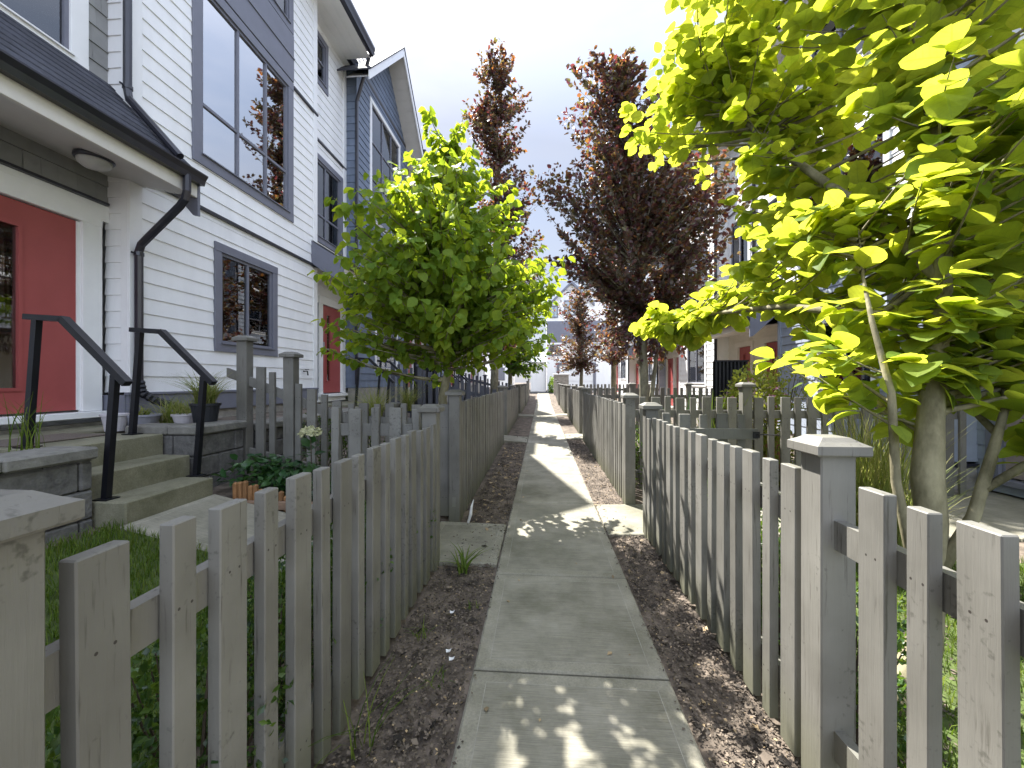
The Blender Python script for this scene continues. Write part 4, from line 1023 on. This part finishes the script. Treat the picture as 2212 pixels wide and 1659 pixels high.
b = MB(); b.box(1.5, 1.75, 40.18, 40.3, zb, 3.35); b.box(5.0, 5.25, 40.18, 40.3, zb, 3.35); b.box(1.75, 5.0, 40.18, 40.3, 3.1, 3.35); gf = b.build('garage_frame', M['charcoal'], he)
b = MB()
for k in range(5): b.box(1.75, 5.0, 40.26, 40.3, zb + .02 + k * .51, zb + .5 + k * .51)
b.build('garage_door', M['whitetrim'], gf)
def fwin(x0, x1, z0, z1):
    b = MB(); b.box(x0, x1, 40.2, 40.27, z0, z0 + .12); b.box(x0, x1, 40.2, 40.27, z1 - .12, z1); b.box(x0, x0 + .1, 40.2, 40.27, z0 + .12, z1 - .12); b.box(x1 - .1, x1, 40.2, 40.27, z0 + .12, z1 - .12); b.box((x0 + x1) / 2 - .04, (x0 + x1) / 2 + .04, 40.21, 40.26, z0 + .12, z1 - .12)
    w = b.build('window', M['charcoal'], he); b = MB(); b.box(x0 + .1, x1 - .1, 40.23, 40.24, z0 + .1, z1 - .1); b.build('pane', M['glass'], w)
fwin(.7, 1.9, 4.0, 5.1); fwin(2.2, 4.2, 7.9, 9.4); fwin(4.9, 6.6, 3.9, 5.2); fwin(.8, 1.6, 7.7, 8.9)
b = MB(); b.box(-1.1, .45, 40.6, 46, zb, 3.4); b.prism([(40.3, 3.4), (43.3, 4.6), (46.3, 3.4)], 'x', -1.2, .45); b.build('side_wing', M['white'], he)
hf = thing('townhouse', 'white house left of the view across the road, mostly behind the far green tree', 'house', (-8, 41, .5))
b = MB(); b.box(-16, -3.2, 41, 49, .5, 9.5); b.build('wall', M['white'], hf)
b = MB(); b.prism([(40.4, 9.4), (45, 12.0), (49.6, 9.4)], 'x', -16.5, -2.8); b.build('roof', M['roof'], hf)
for x in (-5, -8, -11):
    for z in (1.6, 4.6, 7.2): b = MB(); b.box(x, x + 1.3, 40.95, 41.0, z, z + 1.3); b.build('window', M['charcoal'], hf)

# ------------------------------------------------------------------ left porch: steps, walls, rails, pots
def porch(label, dy, z0=0.):
    st = thing('porch_steps', label, 'steps', (-2.9, 3.0 + dy, .42))
    for x0, x1, z in ((-3.25, -2.9, .605), (-3.55, -3.2, .785)):
        b = MB(); b.cbox(x0, x1, 2.66 + dy, 3.43 + dy if z < .7 else 3.52 + dy, .3, z, .008); b.build('step', M['steps'], st)
    b = MB(); b.cbox(-4.6, -3.5, 2.66 + dy, 3.56 + dy, .3, .97, .008); b.cbox(-4.93, -4.6, 2.5 + dy, 4.33 + dy, .3, .968, .008); b.cbox(-4.6, -4.3, 3.56 + dy, 4.33 + dy, .3, .966, .006); b.build('landing', M['steps'], st)
    return st
porch('worn concrete porch steps between the two near black handrails', 0)
def block_wall(name, label, x, y0, y1, z0, z1, ret=None):
    root = thing(name, label, 'retaining wall', (x, y0, z0))
    b = MB(); z = z0; k = 0
    while z < z1 - .1:
        zt = min(z + .2, z1 - .085); y = y0 - (.2 if k % 2 else 0)
        while y < y1:
            a, c = max(y, y0), min(y + .46, y1)
            if c - a > .03: b.cbox(x - .25, x + random.uniform(-.006, .006), a + .003, c - .003, z + .003, zt - .002, .012)
            y += .46
        z = zt; k += 1
    if ret:
        z = z0; k = 0
        while z < z1 - .1:
            zt = min(z + .2, z1 - .085); xx = x - .26
            while xx > ret:
                c = max(xx - .34, ret)
                b.cbox(c + .003, xx - .003, y0 + random.uniform(-.004, .004), y0 + .2, z + .003, zt - .002, .012); xx = c
            z = zt
    b.build('block_course', M['stone'], root)
    b = MB(); y = y0 - .01; w = (y1 - y0 + .02) / max(1, round((y1 - y0) / .5))
    while y < y1 - .05: b.cbox(x - .3, x + .035, y + .002, y + w - .002, z1 - .084, z1, .014); y += w
    if ret: b.cbox(ret, x - .302, y0 - .012, y0 + .25, z1 - .084, z1, .014)
    b.build('cap_course', M['stonecap'], root)
block_wall('block_wall', 'split stone retaining wall left of the concrete steps', -3.12, -2.5, 2.645, .3, 1.0)
block_wall('block_wall', 'short stone retaining wall with corner, right of the steps', -3.18, 3.575, 4.17, .35, 1.04, -3.9)
block_wall('block_wall', 'low stone retaining wall behind the climbing picket divider', -3.2, 4.4, 9.3, .35, .98)
# raised soil behind the walls
b = MB(); b.box(-4.66, -3.4, 4.36, 9.5, .3, .93); b.box(-4.93, -3.4, -2.5, 2.5, .3, .9); b.box(-4.28, -3.43, 3.8, 4.36, .3, .955); tag(b.build('planting_soil', M['soil']), kind='structure')
def handrail(label, y, rx=0.):
    r = thing('handrail', label, 'handrail', (-3.3 + rx, y, .6), 'black handrails on the porch steps')
    def sq(pts, w, h):
        b = MB()
        for a, c in zip(pts, pts[1:]):
            a = Vector(a); c = Vector(c); t = (c - a).normalized(); n = Vector((0, 1, 0)); u = n.cross(t) if abs(t.z) < .95 else Vector((1, 0, 0))
            V = [p + n * sx * w / 2 + u * sz * h / 2 for p in (a, c) for sx, sz in ((-1, -1), (1, -1), (1, 1), (-1, 1))]
            b.add(V, [(0, 1, 2, 3), (4, 5, 6, 7), (0, 1, 5, 4), (1, 2, 6, 5), (2, 3, 7, 6), (3, 0, 4, 7)])
        return b
    sq([(-3.78 + rx, y, 1.925), (-3.485 + rx, y, 1.905)], .058, .04).build('top_rail', M['black'], r)
    sq([(-3.492 + rx, y, 1.91), (-2.99 + rx, y, 1.437)], .058, .046).build('top_rail', M['black'], r)
    sq([(-3.085 + rx, y, 1.5), (-3.155 + rx, y, .61)], .042, .042).build('post', M['black'], r)
    sq([(-3.70 + rx, y, 1.91), (-3.775 + rx, y, .975)], .042, .042).build('post', M['black'], r)
    b = MB(); b.box(-3.21 + rx, -3.1 + rx, y - .05, y + .05, .606, .614); b.box(-3.83 + rx, -3.72 + rx, y - .05, y + .05, .972, .98); b.build('base_plate', M['black'], r)
    return r
hr = handrail('black steel handrail nearest the camera, in front of the red door', 2.73, .03)
hr2 = copy_tree(hr, (.02, .75, 0), 'black steel handrail between the red door and the potted grass')
for dy, lb_ in ((5.25, 'black handrail on the left of the second porch, beyond the picket divider'), (6.35, 'black handrail on the right of the second porch, below the slate wall window'), (11.2, 'first black handrail of the third left porch behind the tree trunk'), (12.0, 'second black handrail of the third left porch behind the tree trunk'), (13.6, 'first black handrail of the fourth left porch'), (14.3, 'last small black handrail seen along the left row')):
    copy_tree(hr, (.02, dy, 0), lb_)
porch('concrete porch steps of the second left house behind the picket divider', 5.6)
b = MB(); b.cbox(-4.35, -3.88, 2.72, 3.42, .971, .983, .004); tag(b.build('door_mat', M['mat']), 'flat brown door mat on the porch landing before the red door', 'door mat')
def pot(name, label, c, r0, r1, h, m, cat='pot'):
    root = thing(name, label, cat, c)
    b = MB(); b.lathe([(r0, 0), (r1, h * .86), (r1 + .012, h * .88), (r1 + .012, h), (r1 - .012, h), (r1 - .02, h * .86), (.001, h * .85)], c, 22); b.build('pot', m, root, False)
    return root
p = pot('plant_pot', 'low grey bowl pot with a yellow pepper plant beside the handrail', (-4.1, 3.93, .967), .1, .15, .15, M['potgrey'])
tuft('plant_pot', '', '', (-4.1, 3.93, 1.08), 30, .16, .9, .008, M['tallgrass'], .07, part='leaves', parent=p)
b = MB(); b.lathe([(.001, 0), (.03, .01), (.035, .04), (.02, .07), (.001, .075)], (-4.13, 3.88, 1.17), 12); b.build('fruit', pm('yellow_fruit', (.45, .36, .05), .4), p, True)
p = pot('plant_pot', 'small pale lilac pot next to the grey bowl', (-4.2, 3.75, .967), .075, .1, .17, M['potwhite'])
p = pot('plant_pot', 'small white tapered pot leaning among the grasses', (-3.78, 4.08, .96), .065, .1, .15, M['potwhite'])
p = pot('plant_pot', 'black plastic pot of arching ornamental grass on the stone wall', (-3.47, 4.0, 1.03), .1, .125, .2, M['potblack'])
tuft('g', '', '', (-3.47, 4.0, 1.2), 260, .42, 1.15, .0035, M['tallgrass'], .09, part='grass', parent=p)
tuft('ornamental_grass', 'bushy ornamental grass between the black drain hose and the pot', 'grass', (-3.95, 4.2, .95), 320, .42, 1.1, .0035, M['tallgrass'], .16)
tuft('weed_grass', 'thin weed grass growing at the foot of the near handrail', 'weed', (-3.62, 2.6, .97), 26, .42, .5, .003, M['grass'], .12)
tuft('weed_grass', 'weed grass on the stone wall at the left photo edge', 'weed', (-3.7, 2.36, .97), 14, .4, .4, .003, M['grass'], .12)
# strawberry-like ground cover with log edging and hydrangea
n = 900; q = scatter(n, -2.95, -1.75, 3.55, 4.15)
P = on_ground(q, .08) + np.array([0, 0, .2]) * rng.random((n, 1)); D = unit(n); D[:, 2] *= .3; N = unit(n) * .5 + np.array([0, 0, 1.])
V, F = leaves(P, D, N, .05 + .05 * rng.random(n), LEAF_MED, .3, .3)
tag(npmesh('ground_cover', V, F, M['ivy'], None, True), kind='stuff', label='dark green leafy ground cover in the bed before the climbing divider')
b = MB()
for k in range(22):
    x = -2.75 + k * .048; h = .13 + .05 * ((k * 7) % 5) / 5; b.lathe([(.022, 0), (.024, h), (.012, h + .012), (.001, h + .014)], (x, 3.5, gz(x, 3.5)), 9)
lo = b.build('log_edging', M['log']); tag(lo, 'brown half log edging in front of the leafy ground cover', 'edging')
b = MB(); b.cbox(-2.85, -1.7, 3.42, 3.465, .33, .4, .005); tag(b.build('edging_timber', M['timber']), 'low weathered timber lying at the foot of the log edging', 'timber')
hy = thing('hydrangea', 'hydrangea stem with one creamy green flower head before the picket divider', 'flower', (-2.3, 3.95, .3))
b = MB(); b.tube([(-2.3, 3.95, .3), (-2.29, 3.93, .65), (-2.28, 3.9, .93)], [.008, .006, .004], 6); b.build('stem', M['twig'], hy)
u = unit(150); u[:, 2] = np.abs(u[:, 2]); V, F = leaves(np.array((-2.28, 3.9, .93)) + u * np.array([.085, .085, .06]), unit(150) + u, u + unit(150) * .3, np.full(150, .04), LEAF_SM); npmesh('flower_head', V, F, M['flower'], hy)
u = unit(24); V, F = leaves(np.array((-2.29, 3.93, .7)) + u * np.array([.03, .03, .15]), u + np.array([0, 0, .2]), np.tile([0, 0, 1.], (24, 1)) + unit(24) * .4, np.full(24, .12), LEAF_MED); npmesh('leaves', V, F, M['ivy'], hy, True)

# ------------------------------------------------------------------ hedges and shrubs
for k, y in enumerate((.75, 1.2, 1.65, 2.1, 2.55, 2.95)):
    shrub('boxwood_shrub', 'small boxwood shrub in the row behind the near left picket fence', 'shrub', (-1.1 + .03 * (k % 2), y, .4), (.25, .33, .38 - .02 * (k % 3)), 2600, .024, M['box'], 'boxwood shrubs behind the near left fence')
for k, y in enumerate((1.75, 2.2, 2.65, 3.1, 3.5)):
    shrub('boxwood_shrub', 'bright boxwood shrub in the row behind the sunlit right picket fence', 'shrub', (1.24 + .02 * (k % 2), y, .36), (.18, .29, .34 + .03 * (k % 2)), 1400, .026, M['box'], 'boxwood shrubs behind the near right fence')
shrub('boxwood_shrub', 'low boxwood shrub at the foot of the near right picket', 'shrub', (1.6, 1.2, .14), (.22, .25, .16), 900, .028, M['box'])
for k, (x, y) in enumerate(((-1.3, 4.6), (-1.75, 4.65), (-2.2, 4.65), (-2.65, 4.7), (-1.2, 5.2))):
    shrub('boxwood_shrub', 'dark boxwood shrub behind the climbing picket divider', 'shrub', (x, y, .5 - .25 * (x + 1.2) * .4), (.28, .26, .42), 1100, .03, M['box'], 'boxwood shrubs behind the climbing divider')
for k, y in enumerate((5.3, 5.8, 6.3)):
    shrub('boxwood_shrub', 'boxwood shrub behind the striped right picket fence', 'shrub', (1.4, y, .4), (.25, .3, .4), 800, .03, M['box'], 'boxwood shrubs behind the striped right fence')
ys_ = shrub('flowering_shrub', 'yellow green flowering shrub behind the tall divider beside the red doors', 'shrub', (2.98, 6.0, 1.05), (.42, .4, .55), 2200, .055, M['yellow'], flowers=(60, M['pink']))
shrub('leafy_shrub', 'loose feathery green shrub rising right of the yellow flowering shrub', 'shrub', (3.55, 6.25, 1.35), (.35, .3, .5), 420, .05, M['yellow'])
shrub('leafy_shrub', 'low green shrub below the yellow flowering shrub', 'shrub', (3.2, 5.75, .35), (.4, .25, .35), 900, .05, M['yellow'])
p = pot('plant_pot', 'terracotta pot with spiky plant behind the tall right divider', (3.55, 6.7, .06), .15, .2, .5, M['terracotta'])
tuft('g', '', '', (3.55, 6.7, .5), 40, .45, .6, .015, M['ivy'], .08, part='leaves', parent=p)
for k, (x, y, lab) in enumerate(((2.0, 5.75, 'iris clump with sword leaves left behind the gate'), (2.38, 5.7, 'iris clump with sword leaves in the middle behind the gate'), (2.62, 6.5, 'iris clump with sword leaves in front of the black screen'))):
    tuft('iris_plant', lab, 'plant', (x, y, .05), 46, 1.3, .3, .016, M['ivy'] if k == 0 else M['grass'], .16)
tuft('ornamental_grass', 'tall golden ornamental grass beside the near right fence post', 'grass', (2.62, 3.45, .08), 520, 1.25, .32, .0035, M['tallgrass'], .17)
tuft('ornamental_grass', 'smaller ornamental grass leaning by the lime tree trunk', 'grass', (2.95, 3.5, .08), 160, .85, .6, .0035, M['tallgrass'], .12)
shrub('hedge', 'small clipped green hedge at the far end of the path', 'hedge', (.95, 36.5, 1.05), (.35, .6, .75), 1500, .09, M['g_far'])
p = thing('stone_pillar', 'pale concrete pillar with flat cap at the far right end of the path', 'pillar', (1.6, 33.8, .45))
b = MB(); b.cbox(1.0, 2.2, 33.5, 34.1, .3, 2.0, .02); b.build('pillar', M['found'], p); b = MB(); b.cbox(.92, 2.28, 33.42, 34.18, 2.003, 2.15, .02); b.build('cap', M['whitetrim'], p)
tuft('ornamental_grass', 'potted ornamental grass on the second left porch beyond the divider', 'grass', (-3.0, 7.2, .7), 260, .75, .9, .004, M['tallgrass'], .12)
tuft('ornamental_grass', 'second potted ornamental grass below the slate wall window', 'grass', (-3.0, 9.0, .8), 240, .7, .9, .004, M['tallgrass'], .12)
# weeds by the left fence
for k, (x, y, lab, hh) in enumerate(((-.6, 3.08, 'leafy weed growing at the corner of the left side walkway', .26), (-.7, 1.55, 'long thin yellow weed at the foot of a near left picket', .42), (-.45, 2.6, 'small moss like weed at the left path edge', .06), (-.68, 2.3, 'low green weed close to the left fence foot', .12), (-.5, 1.95, 'tiny green weed in the left mulch strip', .07))):
    tuft('weed', lab, 'weed', (x, y, .0), 12 if k else 20, hh * .8, 1.3, .0025 if k else .008, M['grass'], .05)
sc_ = [(-.5, 2.12), (-.56, 2.48), (-.47, 2.06)]
for k, (x, y) in enumerate(sc_):
    b = MB(); b.add([(x, y, .03), (x + .022, y + .004, .035), (x + .025, y + .018, .042), (x + .01, y + .024, .03), (x - .005, y + .014, .04), (x + .012, y + .012, .022)], [(0, 1, 2, 3, 4), (0, 1, 5), (2, 3, 5)])
    tag(b.build('paper_scrap', M['paper']), 'white paper scrap lying on the left mulch strip', 'litter', 'paper scraps on the left mulch strip')
b = MB(); b.tube([(-.74, 4.1, .03), (-.71, 4.07, .12), (-.7, 4.06, .2), (-.68, 4.07, .27)], [.012, .016, .012, .003], 6); tag(b.build('feather', M['paper']), 'white feather stuck at the foot of the second left fence post', 'feather')
# corrugated privacy screens
def screen(label, x0, x1, y, z0, z1):
    root = thing('privacy_screen', label, 'screen', ((x0 + x1) / 2, y, z0))
    b = MB(); n = 34; V = []
    for i in range(n + 1):
        x = x0 + (x1 - x0) * i / n; yy = y + (.018 if (i // 2) % 2 else -.018)
        V += [(x, yy, z0), (x, yy, z1)]
    b.add(V, [(2 * i, 2 * i + 2, 2 * i + 3, 2 * i + 1) for i in range(n)]); b.build('sheet', M['screen'], root)
    b = MB(); b.box(x0 - .02, x1 + .02, y - .03, y + .03, z1, z1 + .03); b.build('top_rail', M['black'], root)
    for x in (x0, x1):
        b = MB(); b.box(x - .02, x + .02, y + .03, y + .06, z0 - .1, z1); b.build('post', M['black'], root)
screen('black corrugated privacy screen before the left pair of doors', -3.62, -2.98, 11.4, .6, 2.45)
screen('black corrugated privacy screen before the right pair of red doors', 3.35, 3.95, 8.2, .1, 1.84)

# ------------------------------------------------------------------ trees
make_tree('dogwood_tree', 'bright green leafy tree in the left yard beyond the climbing divider', 'tree', (-1.1, 4.7, .1),
    [(-1.11, 4.7, .0), (-1.12, 4.7, .9), (-1.15, 4.69, 1.26), (-1.09, 4.7, 1.56), (-1.12, 4.7, 1.95), (-1.14, 4.71, 2.32), (-1.13, 4.7, 2.9), (-1.08, 4.7, 3.6), (-1.06, 4.7, 4.15)], [.058, .05, .05, .046, .04, .034, .024, .013, .005],
    [((-1.14, 4.65, 2.6), (1.42, 1.5, .46), 155), ((-1.14, 4.65, 3.1), (1.1, 1.2, .46), 130), ((-1.08, 4.7, 3.64), (.8, .87, .4), 58), ((-1.08, 4.7, 4.2), (.42, .5, .34), 12), ((-.3, 4.9, 2.9), (.6, .6, .4), 18), ((-2.0, 4.7, 2.7), (.6, .6, .35), 14), ((-1.92, 4.56, 2.13), (.57, .64, .26), 24), ((-.36, 4.75, 2.32), (.64, .73, .38), 54), ((-2.2, 4.4, 1.82), (.28, .28, .14), 6), ((-.8, 3.75, 2.3), (.75, .5, .35), 26), ((-1.3, 3.55, 2.9), (.7, .45, .32), 20), ((-.15, 4.35, 2.0), (.36, .45, .18), 10), ((-1.2, 3.9, 3.4), (.6, .5, .3), 16)],
    .098, LEAF_BIG, M['g_left'], M['barkpale'], 27, .8, spread=.45, flat=.8, rise=.25, extra=[([(-1.11, 4.7, 1.82), (-1.0, 4.75, 2.14), (-.78, 4.84, 2.55)], [.022, .018, .008])])
make_tree('lime_tree', 'multi stemmed lime green tree with big leaves, front right', 'tree', (1.62, 1.92, 0),
    [(1.56, 1.9, -.05), (1.62, 1.92, .1), (1.70, 1.95, .3), (1.77, 2.0, .55), (1.80, 2.03, .8), (1.78, 2.03, 1.0), (1.81, 2.05, 1.25), (1.86, 2.08, 1.55), (1.93, 2.12, 1.95), (2.0, 2.2, 2.5), (2.02, 2.35, 3.2), (2.0, 2.5, 4.0), (2.0, 2.6, 4.8)], [.11, .078, .06, .05, .056, .06, .05, .042, .037, .028, .02, .013, .006],
    [((2.5, 3.0, 3.3), (1.05, 1.5, 1.0), 120), ((2.35, 2.9, 4.5), (1.4, 1.6, .75), 112), ((2.2, 3.2, 2.4), (.75, 1.3, .4), 46), ((1.6, 4.7, 2.12), (.5, .8, .22), 32), ((3.1, 2.5, 2.4), (.8, 1.0, .9), 44), ((2.0, 2.2, 1.75), (.6, .5, .28), 24), ((1.5, 4.2, 4.4), (.66, .95, .8), 60), ((2.8, 2.1, 1.75), (.6, .6, .3), 18), ((2.0, 1.75, 2.4), (.45, .35, .6), 20), ((2.25, 2.0, 1.25), (.35, .3, .14), 6), ((1.62, 2.5, 1.55), (.22, .3, .16), 5)],
    .132, LEAF_FINE, M['g_right'], M['barkpale'], 16, .32, spread=.7, flat=1.3, rise=.5, tw=.0045, start_frac=.12,
    extra=[([(1.68, 1.95, .5), (1.62, 1.93, .72), (1.58, 1.95, 1.0), (1.6, 2.0, 1.4), (1.63, 2.15, 1.75), (1.7, 2.3, 2.0), (1.75, 2.4, 2.3)], [.026, .022, .019, .016, .012, .008, .003]),
           ([(1.8, 1.98, .62), (1.92, 1.97, .85), (2.0, 1.98, 1.1), (2.1, 2.0, 1.4)], [.028, .025, .022, .012]),
           ([(1.96, 1.97, .97), (2.1, 1.95, 1.08), (2.3, 1.92, 1.2), (2.6, 1.95, 1.45)], [.018, .017, .014, .008]),
           ([(1.87, 2.08, 1.6), (1.78, 2.3, 1.8), (1.7, 3.0, 1.98), (1.62, 4.0, 2.1), (1.5, 5.0, 2.12)], [.032, .028, .022, .017, .008]),
           ([(1.93, 2.12, 1.95), (1.9, 2.6, 2.5), (1.75, 3.4, 3.4), (1.5, 4.1, 4.4)], [.035, .03, .022, .01])])
def far(p, f=1.19): return (p[0] * f, p[1] * f, H + (p[2] - H) * f)
make_tree('copper_beech', 'purple copper beech between the path and the right houses', 'tree', (2.33, 9.5, 0),
    [far(p) for p in ((1.95, 8.0, .15), (1.96, 8.0, .8), (1.95, 8.0, 1.6), (1.93, 8.0, 2.4), (1.88, 8.0, 3.6), (1.8, 8.0, 5.0), (1.7, 8.0, 6.4), (1.6, 8.0, 7.2), (1.5, 8.0, 7.7))], [.13, .11, .1, .085, .065, .045, .03, .016, .007],
    [(far(c), (r[0] * 1.19, r[1] * .75, r[2] * 1.19), n) for c, r, n in (((1.9, 8.0, 4.0), (1.7, 1.5, 1.3), 205), ((1.75, 8.0, 5.3), (1.75, 1.5, .95), 190), ((1.95, 8.0, 2.5), (1.1, 1.1, .95), 125), ((1.3, 8.0, 7.2), (.75, .6, .8), 60), ((2.9, 8.1, 5.2), (1.15, 1.0, .9), 130), ((.6, 8.0, 5.3), (.9, .7, .4), 50), ((1.6, 8.0, 6.4), (1.35, 1.0, .6), 110), ((.7, 8.0, 3.9), (.7, .6, .4), 36), ((3.2, 8.0, 3.9), (.6, .6, .5), 24), ((.85, 8.0, 7.4), (.6, .4, .3), 14))],
    .11, LEAF_MED, M['copper'], M['bark'], 36, .1, spread=.9, flat=.6, rise=1.1, tw=.0026, extra=[([far(p) for p in ((1.96, 8.0, .5), (2.1, 8.0, 1.2), (2.25, 8.05, 2.4), (2.4, 8.1, 4.0))], [.055, .05, .035, .015])])
make_tree('copper_beech', 'tall narrow copper beech beyond the left green tree', 'tree', (-1.4, 12.2, 0),
    [(-1.42, 12.2, 0), (-1.4, 12.2, 2), (-1.35, 12.2, 4.5), (-1.3, 12.2, 7.5), (-1.35, 12.2, 9.6), (-1.4, 12.2, 10.6)], [.13, .11, .09, .06, .03, .01],
    [((-.95, 12.2, 4.4), (1.2, 1.1, 1.6), 80), ((-1.0, 12.2, 6.8), (1.15, 1.0, 1.5), 86), ((-1.3, 12.2, 9.0), (1.1, 1.0, .9), 56), ((-1.35, 12.2, 10.7), (.7, .5, .95), 32), ((-2.0, 12.2, 9.7), (.7, .5, .35), 14), ((-.75, 12.2, 10.0), (.55, .5, .3), 10), ((-1.5, 12.2, 2.6), (.9, 1.0, .8), 40), ((-.2, 12.2, 5.2), (.5, .6, .7), 16)],
    .11, LEAF_MED, M['copper'], M['bark'], 44, .15, spread=.9, flat=.6, rise=.8, tw=.005)
make_tree('copper_beech', 'small round copper tree near the far right end of the path', 'tree', (2.0, 20.5, 0),
    [(1.9, 20.5, 0), (1.95, 20.5, 1.2), (2.0, 20.5, 3), (1.9, 20.5, 5), (1.9, 20.5, 6.6)], [.1, .09, .07, .04, .01],
    [((1.8, 20.5, 3.0), (1.6, 1.4, 1.35), 130), ((1.75, 20.5, 4.8), (1.2, 1.1, 1.2), 80), ((1.9, 20.5, 6.0), (.5, .5, .7), 16)],
    .13, LEAF_SM, M['copper'], M['bark'], 28, .15, spread=.9, flat=.6, rise=.7, tw=.007)
make_tree('dogwood_tree', 'yellow green tree far along the left fences behind the copper beech', 'tree', (-1.35, 17.5, 0),
    [(-1.35, 17.5, 0), (-1.35, 17.5, 1.5), (-1.3, 17.5, 3.5), (-1.2, 17.5, 5.5)], [.1, .09, .06, .02],
    [((-.9, 17.5, 3.0), (1.5, 1.3, 1.4), 120), ((-.7, 17.5, 4.7), (1.1, 1.0, 1.1), 60)],
    .17, LEAF_MED, M['g_far'], M['barkpale'], 20, .5, rise=.4, tw=.007)
make_tree('copper_beech', 'dark copper tree between the right fences beyond the nearer copper beech', 'tree', (2.5, 14.5, 0),
    [(2.5, 14.5, 0), (2.5, 14.5, 1.6), (2.5, 14.5, 3.6), (2.4, 14.5, 6)], [.1, .09, .06, .02],
    [((2.5, 14.5, 3.2), (1.1, 1.1, 1.2), 60), ((2.4, 14.5, 5.0), (.9, .9, 1.2), 40)],
    .11, LEAF_SM, M['copper'], M['bark'], 28, .15, spread=.9, flat=.6, rise=.7, tw=.006)
def conifer(x, y, z0, h, r, lab):
    root = thing('conifer_tree', lab, 'tree', (x, y, z0))
    b = MB(); b.tube([(x, y, z0), (x, y, z0 + h)], [.25, .03], 8); b.build('trunk', M['bark'], root)
    LP, LD, LN = [], [], []
    for k in range(150):
        t = .12 + .88 * random.random() ** .8; z = z0 + h * t; rr = r * (1 - t) ** .8 + .15; a = random.random() * 6.283
        d = np.array([math.cos(a), math.sin(a), -.25]); m = 26; s = rng.random((m, 1))
        p = np.array([x, y, z]) + d * rr * s + rng.normal(size=(m, 3)) * .12
        LP.append(p); LD.append(np.tile(d, (m, 1)) + unit(m) * .7 + np.array([0, 0, -.4])); LN.append(unit(m) * .5 + np.array([0, 0, 1.]))
    P = np.concatenate(LP); V, F = leaves(P, np.concatenate(LD), np.concatenate(LN), .3 + .35 * rng.random(len(P)), LEAF_SM)
    npmesh('crown', V, F, M['conifer'], root, True)
conifer(7.0, 58, .5, 17.5, 3.2, 'tall dark conifer behind the end house')
conifer(10.5, 62, .5, 16, 3.4, 'second dark conifer right of the tall one behind the roofs')
